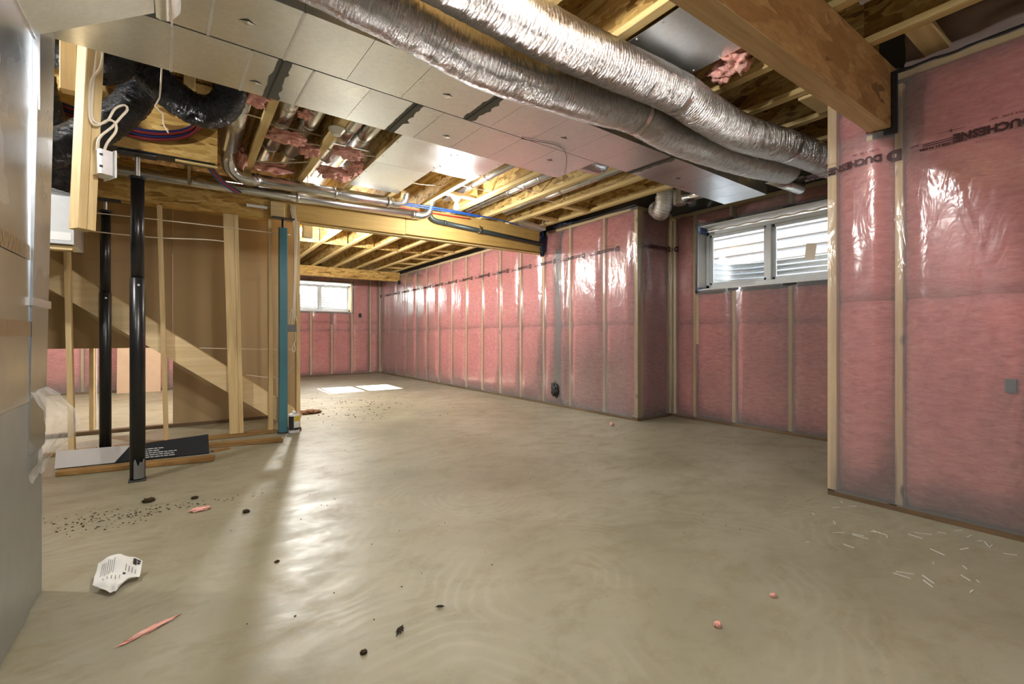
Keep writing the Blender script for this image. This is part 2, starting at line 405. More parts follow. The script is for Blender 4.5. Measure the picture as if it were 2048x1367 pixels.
# plain foundation walls that close the room behind and left of the viewer
slab('wall_left', (-3.6, -3.4, -3.6, 13.6, 0, 3.06), 'concrete')
slab('wall_behind', (-3.4, 5.6, -3.6, -3.4, 0, 3.06), 'concrete')

PW = .62                       # repeat of the printed band on the plastic
def print_parts():
    """one repeat of the printed band, upright, as (verts, faces): logo, name, lines, standard"""
    out = MB()
    def txt(body, s, t, size, bold=0):
        v, f = text_mesh(body, size, bold); out.add([(s + x, t + y, 0) for x, y, z in v], f)
    def bar(s0, s1, t0, t1): out.add([(s0, t0, 0), (s1, t0, 0), (s1, t1, 0), (s0, t1, 0)], [(0, 1, 2, 3)])
    # square logo with a rounded right side and a light round eye
    n = 12; o = [(0, 0), (.035, 0)] + [(.035 + .035 * math.sin(PI * k / n), .035 - .035 * math.cos(PI * k / n)) for k in range(1, n)] + [(.035, .07), (0, .07)]
    c = (.034, .035); m = len(o)
    inner = []
    for x, y in o:
        d = Vector((x - c[0], y - c[1])).normalized() * .014; inner.append((c[0] + d.x, c[1] + d.y))
    out.add([(x, y, 0) for x, y in o + inner], [(i, (i + 1) % m, (i + 1) % m + m, i + m) for i in range(m)])
    txt('DUCHESNE', .088, .012, .058, .003)
    bar(.352, .515, .034, .0385); bar(.352, .515, .023, .0275)
    txt('CAN/CGSB-51.34-M86', .33, .046, .021, .0009)
    txt('ULTRA  6 MIL  .006"', .10, -.026, .017)
    bar(.34, .45, -.0165, -.0150); bar(.388, .402, -.0185, -.013); bar(.3935, .3965, -.0245, -.0065)
    txt('80002', .535, .012, .018); txt('1  2  3  4  5', .24, .078, .012)
    return out
PRINT = print_parts()

def insulated_wall(name, O, u, n, studs, rects, zs, L, prints=None, zprint=2.21, plate='plate', ztop=WT, seams=(1.2,), gaps=(), conc=True, bulge=.03, backs=None, polyrects=None, horiz=False):
    """studs: centres along the wall; rects: insulated bays (s0,s1,z0,z1); O+s*u+d*n+z"""
    O, u, n = Vector(O), Vector(u), Vector(n); Z = Vector((0, 0, 1))
    ss = sorted(studs)
    def disp(s, z):
        b = 0
        for a, c in zip(ss, ss[1:]):
            if a <= s <= c:
                t = (s - a) / (c - a); k = max(0, min(1, (t * (c - a) - .02) / .10)) * max(0, min(1, ((1 - t) * (c - a) - .02) / .10))
                k = k * k * (3 - 2 * k); ez = max(0, min(1, (z - .05) / .12)) * max(0, min(1, (ztop - .06 - z) / .15))
                b = bulge * k * ez * (.75 + .5 * noise.noise(Vector((s * 1.7, z * 1.1, O.x + O.y))))
                break
        return b
    W = lambda s, d, z: O + u * s + n * d + Z * z
    def wbox(mb, s0, s1, d0, d1, z0, z1):
        a, b = W(s0, d0, z0), W(s1, d1, z1); return mb.box(a.x, b.x, a.y, b.y, a.z, b.z, ch=.002)
    mb = MB()
    for r in (backs or [(0, L + .4, 0, 3.02)]): wbox(mb, r[0], r[1], -.36, -.125, r[2], r[3])
    base = struct(mb.build(name, 'concrete'))
    for s in ss:
        mb = MB(); z0, z1 = zs.get(s, (.04, ztop - .04)) if isinstance(zs, dict) else (.04, ztop - .04)
        wbox(mb, s - .019, s + .019, -.11, 0, z0, z1); mb.build('stud', 'spfZ', base)
    wbox(MB(), 0, L, -.11, .004, 0, .039).build('sill_plate', plate, base)
    if ztop > 2.4: wbox(MB(), 0, L, -.11, 0, ztop - .039, ztop).build('top_plate', 'flangeY' if abs(u.y) > .5 else 'flangeX', base)
    for (s0, s1, z0, z1) in rects:
        cuts = [z0] + [c for c in seams if z0 + .1 < c < z1 - .1] + [z1]
        for a, b in zip(cuts, cuts[1:]):
            mb = MB(); ns = max(3, int((s1 - s0) / .05)); nz = max(3, int((b - a) / .09))
            def fn(p, q):
                s = s0 + (s1 - s0) * p; z = a + (b - a) * q; e = min(p, 1 - p) * (s1 - s0); ez = min(q, 1 - q) * (b - a)
                j = noise.noise(Vector((s * 5, z * 4, O.y))) * .008 if 0 < p < 1 else 0
                d = disp(s, z) - .009 + j - .03 * max(0, 1 - e / .03) ** 2 - .022 * max(0, 1 - ez / .03) ** 2
                return W(s, min(d, disp(s, z) - .003), z + (noise.noise(Vector((s * 6, z, 3))) * .012 if q in (0, 1) and b - a < z1 - z0 else 0))
            mb.grid(fn, ns, nz)
            k = ns + 1; bd = [i for i in range(ns + 1)] + [r * k + ns for r in range(1, nz + 1)] + [nz * k + i for i in range(ns - 1, -1, -1)] + [r * k for r in range(nz - 1, 0, -1)]
            nb = len(mb.v); mb.add([mb.v[i] - n * .09 for i in bd], []); mb.uv = [(0, 0)] * len(mb.v)
            mb.f += [(bd[i], nb + i, nb + (i + 1) % len(bd), bd[(i + 1) % len(bd)]) for i in range(len(bd))]
            mb.face(n).build('insulation_batt', 'pink', base, True)
    for (s0, s1, z0, z1) in (polyrects or [(0, L, .03, ztop)]):
        MB().grid(lambda p, q: W(s0 + (s1 - s0) * p, disp(s0 + (s1 - s0) * p, z0 + (z1 - z0) * q) + .004, z0 + (z1 - z0) * q), max(4, int((s1 - s0) / .04)), max(4, int((z1 - z0) / .06))).face(n).build('vapour_barrier', 'poly', base, True)
    for s0 in (prints or []):
        vs = []; keep = True
        for x, y, z in PRINT.v:
            s = s0 + x * (1 if W(1, 0, 0).y + W(1, 0, 0).x > W(0, 0, 0).y + W(0, 0, 0).x else -1)
            vs.append((s, y))
        vs = [W(s, disp(s, zprint - y) + .007, zprint - y) for s, y in vs]
        MB().add(vs, PRINT.f).build('printed_band', 'ink', base)
    mb = MB(); pts = [W(L * i / 60, .012 + .006 * noise.noise(Vector((i * .7, O.x, 0))), ztop + .004 + .012 * noise.noise(Vector((i * .45, O.y, 1)))) for i in range(61)]
    if ztop > 2.4: mb.tube(pts, .009, 6, smoothpath=False, rf=lambda l, a: .6 + .9 * abs(noise.noise(Vector((l * 6, O.x, 2))))).build('sealant_bead', 'bead', base, True)
    return base, W

# --- long right wall, X = 4.574, from the outside corner (Y 3.814) to the back wall (Y 13)
Y0 = 3.814
ysr = [3.833, 4.38] + [5.05 + .61 * k for k in range(14)]
ysr = [y - Y0 for y in ysr]; L = 13.0 - Y0
rects = []
for a, b in zip(ysr, ysr[1:]):
    if abs(a + Y0 - 5.05) < .01: rects += [(a + .02, 5.255 - Y0, .04, WT - .04), (5.39 - Y0, b - .02, .04, WT - .04)]
    else: rects.append((a + .02, b - .02, .04, WT - .04))
wr, Wr = insulated_wall('wall_right', (4.574, Y0, 0), (0, 1, 0), (-1, 0, 0), ysr, rects, None, L, backs=[(.13, L + .4, 0, 3.02)], prints= [y - Y0 for y in [4.09 + .62 * k for k in range(14)]], seams=(1.2,))
MATS['wrap'] = plain('dark_foundation_wrap', srgb(62, 70, 70), .6)
bx('foundation_wrap', 'wrap', (4.597, 4.615, 5.252, 5.393, .30, 2.35), wr, 0)
bx('corner_stud', 'spfZ', (4.576, 4.665, 3.832, 3.87, .04, WT - .04), wr)
# --- short return wall facing the camera at the corner
ret, Wt = insulated_wall('wall_return', (4.574, Y0, 0), (1, 0, 0), (0, -1, 0), [.045, .64], [(.085, .62, .04, WT - .04)], None, .676, None, plate='plateX', seams=(1.42, 1.12), backs=[(.14, .676, 0, 3.0)], bulge=.02)
for s0 in (.33, .95 - 1.24):
    v = []
    for x, y, z in PRINT.v: v.append((4.574 + .27 - x if False else 4.60 + x, Y0 - .030, 2.21 - y))
vs = [(4.574 + .60 - x, Y0 - .036, 2.215 - y) for x, y, z in PRINT.v if True]
sel = [f for f in PRINT.f if all(.02 < .60 - PRINT.v[i].x < .62 for i in f)]
MB().add(vs, sel).build('printed_band', 'ink', ret)
# --- alcove wall X = 5.25 with the slider window
YA, YB = 1.20, Y0
def sA(y): return YB - y       # s runs from the corner towards the camera (-Y)
sta = [sA(y) for y in (3.762, 3.476, 2.966, 2.345, 1.83, 1.35)]
zsa = {sA(2.966): (.04, 1.58), sA(2.345): (.04, 1.58)}
rA = [(sA(3.745), sA(3.495), .04, WT - .08)]
for a, b in ((3.457, 2.985), (2.947, 2.364), (2.326, 1.85)):
    rA += [(sA(a), sA(b), .04, 1.57), (sA(a), sA(b), 2.47, WT - .08)]
rA.append((sA(1.81), sA(1.37), .04, WT - .08))
wx0, wx1, wz0, wz1 = sA(3.445), sA(1.86), 1.615, 2.42
wa, Wa = insulated_wall('wall_alcove', (5.25, YB, 0), (0, -1, 0), (-1, 0, 0), sta, rA, zsa, YB - YA, [sA(3.70)], zprint=2.22, ztop=2.62,
    backs=[(-.4, wx0, 0, 3.02), (wx1, YB - YA, 0, 3.02), (wx0, wx1, 0, wz0), (wx0, wx1, wz1, 3.02)],
    polyrects=[(0, wx0, .03, 2.62), (wx1, YB - YA, .03, 2.62), (wx0, wx1, .03, wz0), (wx0, wx1, wz1, 2.62)], seams=(1.2,))
for y in (3.0, 2.345): bx('cripple_stud', 'spfZ', (5.25, 5.34, y - .019, y + .019, 2.47, 2.58), wa)
bx('stud_doubler', 'spfZ', (5.251, 5.33, 3.418, 3.456, .95, 1.57), wa)
# --- near wall X = 3.5 (jogs out towards the camera), and its end facing the alcove
NE = 1.326
def sN(y): return NE - y
stn = [sN(y) for y in (1.295, .95, .34, -.27, -.88, -1.49)]
rN = [(sN(1.272), sN(.972), .04, 2.27), (sN(1.272), sN(1.118), 2.275, 2.55)] + [(a + .02, b - .02, .04, 2.59) for a, b in zip(stn[1:], stn[2:])]
wn, Wn = insulated_wall('wall_near', (3.5, NE, 0), (0, -1, 0), (-1, 0, 0), stn, rN, {stn[0]: (.04, 2.56), stn[1]: (.04, 2.56)}, NE + 1.6, [sN(.935), sN(.935 - PW)], zprint=2.17, ztop=2.625,
    backs=[(.10, NE + 1.6, 0, 3.0)], polyrects=[(0, sN(.96), .03, 2.30), (sN(.96), NE + 1.6, .03, 2.625), (0, sN(1.10), 2.30, 2.56)], seams=(1.27,), bulge=.035)
bx('pillar_stud', 'spfZ', (3.505, 3.592, 1.293, 1.331, .04, 2.60), wn)
bx('cripple_stud', 'spfZ', (3.497, 3.58, 1.075, 1.113, 2.0, 2.30), wn)
for z in (.15, .6, 1.0, 1.5, 1.9): pass
struct(MB().box(3.74, 5.4, .95, 1.20, 0, 3.0).build('wall_jog', 'concrete'))
# --- back wall Y = 13 with the far window
stb = [x - 1.2 for x in (1.25, 1.68, 2.17, 2.70, 3.228, 3.757, 4.269, 4.54)]
zb = {2.70 - 1.2: (.04, 1.69), 3.228 - 1.2: (.04, 1.36)}
bz0, bz1, bx0, bx1 = 1.70, 2.505, 2.22 - 1.2, 3.775 - 1.2
rB = []
for a, b in zip(stb, stb[1:]):
    if b <= bx0 + .2 or a >= bx1 - .05: rB.append((a + .02, b - .02, .04, WT - .04))
    else: rB += [(a + .02, b - .02, .04, bz0 - .03), (a + .02, b - .02, bz1 + .03, WT - .04)]
wb, Wb = insulated_wall('wall_back', (1.2, 13.0, 0), (1, 0, 0), (0, -1, 0), stb, rB, zb, 3.374, [3.34], zprint=2.22, plate='plateX',
    backs=[(-.4, bx0, 0, 3.02), (bx1, 3.8, 0, 3.02), (bx0, bx1, 0, bz0), (bx0, bx1, bz1, 3.02)],
    polyrects=[(0, bx0, .03, WT), (bx1, 3.374, .03, WT), (bx0, bx1, .03, bz0), (bx0, bx1, bz1, WT)], seams=(1.2, 1.42))
# --- room behind the stairs: pink wall at Y = 11.35
wl, Wl = insulated_wall('wall_back_left', (-3.4, 11.35, 0), (1, 0, 0), (0, -1, 0), [.05 + .61 * k for k in range(8)], [(.07 + .61 * k, .64 + .61 * k, .04, WT - .04) for k in range(7)], None, 4.6, None, plate='plateX', bulge=.02)
slab('wall_back_side', (1.2, 1.4, 11.5, 13.1, 0, 3.0), 'concrete')

# --- windows
def slider(name, O, u, n, w0, w1, z0, z1, mul, depth, label=None):
    """sash set back in a lined opening; O+s*u, depth goes outwards along -n"""
    O, u, n = Vector(O), Vector(u), Vector(n)
    def wb_(mb, s0, s1, d0, d1, a, b):
        p, q = O + u * s0 - n * d0, O + u * s1 - n * d1; return mb.box(p.x, q.x, p.y, q.y, a, b, ch=.003)
    win = bpy.data.objects.new(name, None); COL.objects.link(win); win.location = O + u * ((w0 + w1) / 2) + Vector((0, 0, z0)); struct(win)
    li = .022
    for nm, a in (('jamb_liner', (w0, w0 + li, -.004, depth + .2, z0, z1)), ('jamb_liner', (w1 - li, w1, -.004, depth + .2, z0, z1)),
                  ('head_liner', (w0, w1, -.004, depth + .2, z1 - li, z1)), ('sill_liner', (w0, w1, -.004, depth + .2, z0, z0 + li))):
        wb_(MB(), *a).build(nm, 'white', win)
    f = .045; a0, a1, b0, b1 = w0 + li + .012, w1 - li - .012, z0 + li + .008, z1 - li - .04
    fr = MB(); d0, d1 = depth, depth + .08
    wb_(fr, a0, a0 + f, d0, d1, b0, b1); wb_(fr, a1 - f, a1, d0, d1, b0, b1); wb_(fr, a0, a1, d0, d1, b0, b0 + f); wb_(fr, a0, a1, d0, d1, b1 - f, b1)
    fr.build('window_frame', 'vinyl', win)
    wb_(MB(), mul - .028, mul + .028, d0 - .004, d1, b0 + f, b1 - f).build('meeting_stile', 'vinyl', win)
    g = .03
    for p0, p1, dd in ((a0 + f, mul - .028, .03), (mul + .028, a1 - f, .05)):
        sash = MB()
        wb_(sash, p0, p0 + g, d0 + dd - .02, d0 + dd + .02, b0 + f, b1 - f); wb_(sash, p1 - g, p1, d0 + dd - .02, d0 + dd + .02, b0 + f, b1 - f)
        wb_(sash, p0, p1, d0 + dd - .02, d0 + dd + .02, b0 + f, b0 + f + g); wb_(sash, p0, p1, d0 + dd - .02, d0 + dd + .02, b1 - f - g, b1 - f)
        so_ = sash.build('sash', 'vinyl', win)
        wb_(MB(), p0 + g, p1 - g, d0 + dd - .003, d0 + dd + .003, b0 + f + g, b1 - f - g).build('pane', 'glass', so_)
    return win
w1o = slider('window_1', (5.25, YB, 0), (0, -1, 0), (-1, 0, 0), wx0, wx1, wz0, wz1, sA(2.64), .15)
w2o = slider('window_2', (1.2, 13.0, 0), (1, 0, 0), (0, -1, 0), bx0, bx1, bz0, bz1, 2.95 - 1.2, .15)
# foam seam under the head, blue sealing tape in the corners, black sealant round the opening
MB().tube([(5.385, y, 2.373 + .006 * math.sin(y * 31)) for y in [3.4 - .05 * i for i in range(31)]], .012, 6, smoothpath=False, rf=lambda l, a: .6 + .8 * abs(noise.noise(Vector((l * 17, 0, 0))))).build('foam_seam', 'cable', w1o, True)
for y, z0, z1 in ((3.42, 2.33, 2.41), (3.42, 1.63, 1.655)):
    MB().box(5.24, 5.385, y - .035, y + .004, z0, z1, ch=.004).build('corner_tape', 'bluetape', w1o)
for b in ((5.236, 5.25, 3.432, 3.458, 1.59, 2.44), (5.236, 5.25, 1.86, 3.458, 1.592, 1.616), (5.236, 5.25, 1.86, 3.458, 2.42, 2.44)):
    MB().box(*b, ch=.003).build('sealant_bead', 'bead', w1o)
MB().box(3.775, 3.79, 12.985, 13.0, 1.66, 2.56, ch=.003).build('sealant_bead', 'bead', w2o)
MB().box(2.22, 3.79, 12.985, 13.0, 2.505, 2.52, ch=.003).build('sealant_bead', 'bead', w2o)

# --- outside: window wells, the neighbour's siding, the ground
def well(name, O, u, out, half, reach, zt, zb_, label):
    O, u, out = Vector(O), Vector(u), Vector(out)
    mb = MB(); N = 34; K = 60; vs = []
    for side in (0, 1):
        for k in range(K + 1):
            z = zb_ + (zt - zb_) * k / K; c = .012 * math.sin(z * 2 * PI / .068) + .006 * side
            for i in range(N + 1):
                t = -1 + 2 * i / N; a = t * PI / 2
                x = half * (abs(math.sin(a)) ** .55) * (1 if a >= 0 else -1); d = reach * (abs(math.cos(a)) ** .45)
                vs.append(O + u * (x * (1 + c / half)) + out * (d + c if d > .02 else d) + Vector((0, 0, z)))
    k1 = N + 1; off = k1 * (K + 1); fs = []
    for k in range(K):
        for i in range(N):
            a = k * k1 + i; fs.append((a, a + 1, a + k1 + 1, a + k1)); fs.append((off + a, off + a + k1, off + a + k1 + 1, off + a + 1))
    for i in range(N): a = K * k1 + i; fs.append((a, a + 1, off + a + 1, off + a))
    mb.add(vs, fs); return tag(mb.build(name, 'well', None, True), label, 'window well')
well('window_well', (5.62, 2.6, 0), (0, 1, 0), (1, 0, 0), .95, .62, 2.03, 1.45, 'corrugated galvanised window well outside the alcove slider window')
well('window_well', (3.0, 13.37, 0), (1, 0, 0), (0, 1, 0), .95, .6, 2.22, 1.5, 'corrugated galvanised window well outside the far back window')
g1 = MB().box(5.62, 30, -12, 13.36, 1.38, 1.44).build('well_gravel', 'gravel'); struct(g1)
g2 = MB().box(-15, 30, 13.37, 40, 1.42, 1.48).build('outside_ground', 'gravel'); struct(g2)
sd = thing('neighbour_house', (7.3, 3, 1.44), 'white lap siding of the house next door seen through the alcove window', 'house')
for k in range(22):
    z = 1.46 + k * .15
    MB().prism([(7.30, z), (7.26, z), (7.295, z + .152), (7.30, z + .152)], 'Y', -3, 9).build('siding_board', 'siding', sd)
MB().box(7.31, 7.4, -3, 9, 1.44, 4.8).build('house_wall', 'siding', sd)
vp = thing('vent_pipe', (6.45, 3.42, 1.44), 'white plastic vent elbow standing beside the corrugated window well', 'pipe')
MB().tube([(6.45, 3.42, 1.44), (6.45, 3.42, 2.1), (6.45, 3.36, 2.14), (6.45, 3.25, 2.14)], .03, 10, res=.03).build('elbow_pipe', 'white', vp, True)

# ================================================================== FRAMING ABOVE
JC = {}
def joist(x, y0, y1, label, group):
    key = round(y1 - y0, 3); base = (x, (y0 + y1) / 2, JB)
    t = thing('wooden_i_joist', base, label, 'joist', group)
    if key not in JC:
        JC[key] = [bx('bottom_flange', 'flangeY', (x - .032, x + .032, y0, y1, JB, JB + .038), t, .003),
                   bx('top_flange', 'flangeY', (x - .032, x + .032, y0, y1, JB + .264, JB + .302), t, 0),
                   bx('web', 'osb', (x - .006, x + .006, y0, y1, JB + .038, JB + .264), t, 0)]
    else:
        for c in JC[key]:
            d = c.copy(); COL.objects.link(d); d.parent = t
XJ = [.512 + .488 * k for k in range(-3, 10)]
G1 = 'joists between the strand beam and the long beam'
L1 = 'I-joist with yellow flange and strand board web above the silver ducts'
JL = {-.464: 'I-joist from which the doubled wood board hangs', .024: 'I-joist above the curving black flexible duct', .512: 'I-joist between the elbow pipe and first pair of branch pipes',
      1.0: 'I-joist carrying the empty round lampholder between branch pipes', 1.488: 'I-joist between the ragged pink tufts and the grey joist pan', 1.976: 'I-joist between the two grey joist pans beside the trunk duct',
      2.464: 'I-joist between the shiny joist pan and the glowing bulb', 2.952: 'I-joist beside the glowing bulb with a pipe on either side', 3.44: 'I-joist with bright yellow web after the second thin pipe',
      3.928: 'I-joist to which the short ladder blocks are fixed', 4.416: 'last I-joist along the top of the long pink wall'}
for x in XJ:
    if x < .2:
        joist(x, 1.03, 4.285, JL.get(round(x, 3), L1), G1)
        joist(x, 4.405, 5.73, 'short I-joist between stair header and long yellow beam', 'joists over the stair opening')
    elif x < 4.5: joist(x, 1.03, 5.73, JL.get(round(x, 3), L1), G1)
    else: joist(x, 1.25, 3.75, 'I-joist above the alcove beside the window wall', None)
    if x < 4.5:
        joist(x, 5.735, 12.95, 'I-joist in the far room beyond the long yellow beam', 'joists of the far room')
for k in range(7):
    joist(3.18 - .488 * k, -3.3, 1.02, 'I-joist on the far side of the orange strand beam near the pillar wall', 'joists by the pillar wall')
for i, (a, b) in enumerate(zip(XJ, XJ[1:])):
    if b < 4.5 and a > .9:
        tag(bx('blocking_panel', 'osb', (a + .034, b - .034, 8.70, 8.72, JB, JB + .30), None, 0), 'dark strand board blocking panel between far room joists', 'blocking', 'blocking panels of the far room')
xa, xb = XJ[-3] + .033, XJ[-2] - .033
for y in (4.46, 5.08):
    tag(bx('ladder_block', 'flangeX', (xa, xb, y, y + .085, JB, JB + .036)), 'short flat wood block between the last two joists before the beam', 'block', 'ladder blocks before the beam')
for y in (6.6, 7.4, 8.2, 9.3, 10.1, 10.9):
    tag(bx('ladder_block', 'flangeX', (xa, xb, y, y + .085, JB, JB + .036)), 'short flat wood block between the last two far room joists', 'block', 'ladder blocks of the far room')

# long beam
t = thing('long_beam', (1.7, 5.665, 2.31), 'long yellow wood beam across the room under the joists', 'beam')
bx('beam_segment', 'osbX', (-1.7, .742, 5.60, 5.73, 2.312, 2.695), t, label='flaky strand board beam segment over the stairs')
bx('beam_segment', 'lvl', (.744, 2.285, 5.60, 5.73, 2.335, 2.695), t)
bx('beam_segment', 'lvl', (2.289, 4.56, 5.60, 5.73, 2.345, 2.695), t)
bx('edge_strip', 'flangeX', (1.07, 4.55, 5.64, 5.73, 2.318, 2.334), t)
bx('pad_block', 'spfX', (.75, .888, 5.575, 5.598, 2.338, 2.50), t)
t = thing('far_beam', (2.9, 11.61, 2.46), 'flaky strand board beam before the far back window', 'beam')
for k in range(2): bx('beam_ply', 'osbX', (1.25, 4.56, 11.55 + .066 * k, 11.614 + .066 * k, 2.462, 2.695), t)
t = thing('strand_beam', (2.2, 1.03, 2.31), 'thick orange strand lumber beam ending on the pillar wall', 'beam')
for k in range(3): bx('beam_ply', 'lsl' if k != 1 else 'lsledge', (.7, 3.63, .985 + .035 * k, 1.0195 + .035 * k, 2.312 - .001 * (k == 1), 2.693), t, .0015)
MB().box(.7, 3.48, .986, 1.089, 2.3085, 2.311).build('beam_underside', 'lsledge', t)
t = thing('stair_header', (-1.0, 4.345, 2.375), 'short strand board header above the tall black steel post', 'beam')
bx('header_ply', 'osbX', (-2.4, .208, 4.295, 4.395, 2.39, 2.985), t)
bx('steel_angle', 'black', (-1.3, .19, 4.287, 4.403, 2.378, 2.389), t, 0)
bx('bottom_batten', 'flangeX', (-.06, .208, 4.296, 4.33, 2.362, 2.378), t)
# wrapped ends of the beams and sealing tape
def wrap(name, c, r, label, mt='navytape', seed=1, parent=None):
    o = MB().blob(c, *r, n=6, amp=.5, freq=7, seed=seed).build(name, mt, parent, True)
    return tag(o, label, 'plastic') if not parent else o
wrap('beam_end_wrap', (4.50, 5.585, 2.49), (.055, .045, .20), 'crumpled navy plastic wrapped round the long beam end at pink wall', seed=2)
wrap('joist_end_wrap', (4.52, 5.15, 2.672), (.06, .20, .02), 'navy plastic tucked above the pink wall top by the long beam', seed=5)
wrap('tape_flap', (3.47, 1.20, 2.585), (.012, .045, .05), 'blue and silver tape flap on top of the pillar under strand beam', 'bluetape', seed=4)
wrap('beam_end_wrap', (4.53, 11.53, 2.44), (.03, .03, .05), 'small black plastic tuft at the end of the far strand beam', 'bead', 3)
t = thing('beam_pocket_sealant', (3.49, 1.0, 2.28), 'black sealant strip round the strand beam end on pillar wall', 'sealant')
bx('sealant_strip', 'bead', (3.478, 3.497, .975, 1.075, 2.268, 2.306), t); bx('sealant_strip', 'bead', (3.478, 3.497, .952, .98, 2.268, 2.625), t)
# rim insulation, blocking and pipe above the pillar wall
tag(MB().grid(lambda a, b: (3.585 + .05 * noise.noise(Vector((a * 9, b * 4, 0))) + .03 * noise.noise(Vector((a * 25, b * 9, 4))) - .02 * b, -1.2 + 2.14 * a, 2.63 + .37 * b), 60, 14).build('rim_foam', 'foam', None, True), 'lumpy grey spray foam in the rim above the pillar wall', 'insulation')
tag(bx('flat_block', 'spfX', (3.215, 3.60, .735, .85, JB, JB + .038)), 'flat orange wood block between joist and top of the pillar wall', 'block')
t = thing('plastic_pipe', (3.0, .4, 2.8), 'pale plastic pipe with dark open end above the strand beam', 'pipe')
pipe('pipe', 'white', [(2.93, -.6, 2.86), (2.93, .96, 2.86)], .05, t); MB().lathe((2.93, .962, 2.86), [(.043, 0), (.043, .004)], 16, Matrix.Rotation(-PI / 2, 3, 'X')).build('open_end', 'blackp', t)
tag(bx('gusset_board', 'spfY', (3.475, 3.80, 1.36, 1.50, JB - .022, JB - .002)), 'flat board under the joists beside the pillar top', 'board')
tag(MB().blob((3.05, 1.60, 2.81), (.05), .09, .07, n=6, amp=.3, seed=9).build('black_box_wrap', 'blackp', None, True), 'black plastic wrapped electrical box on joist web by strand beam', 'electrical box')

# sheet metal pans closing joist bays
def pan(b, label):
    o = thing('joist_pan', ((b[0] + b[1]) / 2, (b[2] + b[3]) / 2, JB - .004), label, 'sheet metal')
    sh = bx('pan_sheet', 'galvdull', (b[0], b[1], b[2], b[3], JB - .0045, JB - .001), o, 0)
    for i in range(4):
        for s in (0, 1):
            y = b[2] + (b[3] - b[2]) * (i + .5) / 4; x = b[0] + .02 if s == 0 else b[1] - .02
            MB().lathe((x, y, JB - .010), [(.004, 0), (.007, .003), (.007, .006)], 8).build('screw', 'cleat', sh)
pan((XJ[5] - .03, XJ[6] + .03, 2.9, 4.33), 'grey sheet metal joist pan tucked beside the trunk duct'); pan((XJ[5] - .03, XJ[6] + .03, 4.335, 5.15), 'grey sheet metal joist pan reaching to the galvanised pipes')
pan((XJ[6] + .034, XJ[7] + .03, 2.9, 4.27), 'shiny sheet metal joist pan between trunk duct and bare bulb')
pan((2.03, 2.60, 1.11, 1.80), 'flat grey sheet metal joist pan beside the orange strand beam')

# ================================================================== DUCTWORK
def trunk(name, y0, y1, cuts, sealed, label, bright, marks):
    t = thing(name, (0, 2.6, 2.455), label, 'duct'); z0, z1 = 2.455, 2.68
    for a, b in zip(cuts, cuts[1:]):
        bx('duct_section', 'galv', (a + .0012, b - .0012, y0, y1, z0, z1), t, 0)
    bx('duct_core', 'shade', (cuts[0] + .01, cuts[-1] - .01, y0 + .004, y1 - .004, z0 + .004, z1 - .004), t, 0)
    for c in bright: bx('drive_cleat', 'cleatglint', (c - .006, c + .006, y0 - .001, y1 + .001, z0 - .004, z0 - .0002), t, .0015)
    for c in sealed:
        n = 14; pts = []
        for i in range(n + 1): pts.append((c - .02 - .022 * abs(noise.noise(Vector((i * .9, c, 0)))), y0 + (y1 - y0) * i / n))
        for i in range(n, -1, -1): pts.append((c + .04 + .05 * abs(noise.noise(Vector((i * .7, c, 5)))), y0 + (y1 - y0) * i / n))
        vs = [(x, y, z0 - .0012) for x, y in pts]; m = len(vs)
        MB().add(vs, [(i, i + 1, m - 2 - i, m - 1 - i) for i in range(n)]).build('sealant_patch', 'sealant', t)
        bx('joint_flange', 'shade', (c - .004, c + .004, y0, y1, z0 - .004, z0 - .0013), t, 0)
    for x, y in marks:
        MB().add([(x - .035, y, z0 - .0015), (x, y - .022, z0 - .006), (x + .035, y, z0 - .0015), (x, y + .022, z0 - .0015), (x, y, z0 - .007)], [(0, 1, 4), (1, 2, 4), (2, 3, 4), (3, 0, 4)]).build('crimp_mark', 'cleat', t)
    return t
tA = trunk('trunk_duct', 2.60, 3.06, [-1.6, -.60, -.046, .271, .40, .561, .865, 1.144, 1.337, 1.636, 1.965, 2.293, 2.72], [.41, 1.15], 'wide galvanised trunk duct that ends in mid room above the bare bulb', [-.046, .271, .561], [(.33, 2.92), (1.52, 2.90), (2.4, 2.8)])
tA.rotation_euler = (0, 0, .033)
tB = trunk('trunk_duct', 2.155, 2.588, [-.09, .087, .412, .724, 1.04, 1.484, 1.675, 2.023, 2.40, 2.74, 3.11, 3.40, 3.76, 4.15, 4.45, 4.71], [1.49, 3.12], 'long galvanised trunk duct ending blunt near the alcove window', [.087, .412], [(.22, 2.38), (1.25, 2.40), (2.2, 2.42), (3.6, 2.42)])
tB.rotation_euler = (0, 0, .036)
# furnace return drop at the left edge
t = thing('furnace_return_drop', (-.8, 2.0, 0), 'tall sheet metal furnace return duct on grey filter cabinet', 'duct')
bx('filter_cabinet', 'cabinet', (-1.25, -.478, .9, 2.468, .004, .815), t, .004)
bx('cabinet_extension', 'cabinet', (-1.25, -.484, 2.471, 2.69, .004, .60), t, .004)
MB().prism([(-1.2, .817), (-.474, .817), (-.466, 2.165), (-1.2, 2.165)], 'Y', 1.0, 2.45).build('return_box', 'galvshiny', t)
MB().prism([(-.9, .602), (-.476, .602), (-.446, 2.30), (-.9, 2.30)], 'Y', 2.452, 2.70).build('side_riser', 'galvshiny', t)
for z in (1.33, 1.05):
    tp = MB().grid(lambda a, b: (-.4685 + .0015 * abs(noise.noise(Vector((a * 40, b * 6, z)))), 1.0 + 1.44 * a, z + .055 * b), 90, 5).build('foil_tape', 'foiltape', t, True)
MB().box(-1.25, -.474, .9, 2.474, .806, .83).build('cabinet_lip', 'cleat', t)
bx('metal_strap', 'cleat', (-.56, -.460, 2.44, 2.715, 1.165, 1.195), t, 0)
bx('hem_edge', 'cleat', (-.4505, -.4455, 2.449, 2.455, 1.9, 2.29), t, 0)
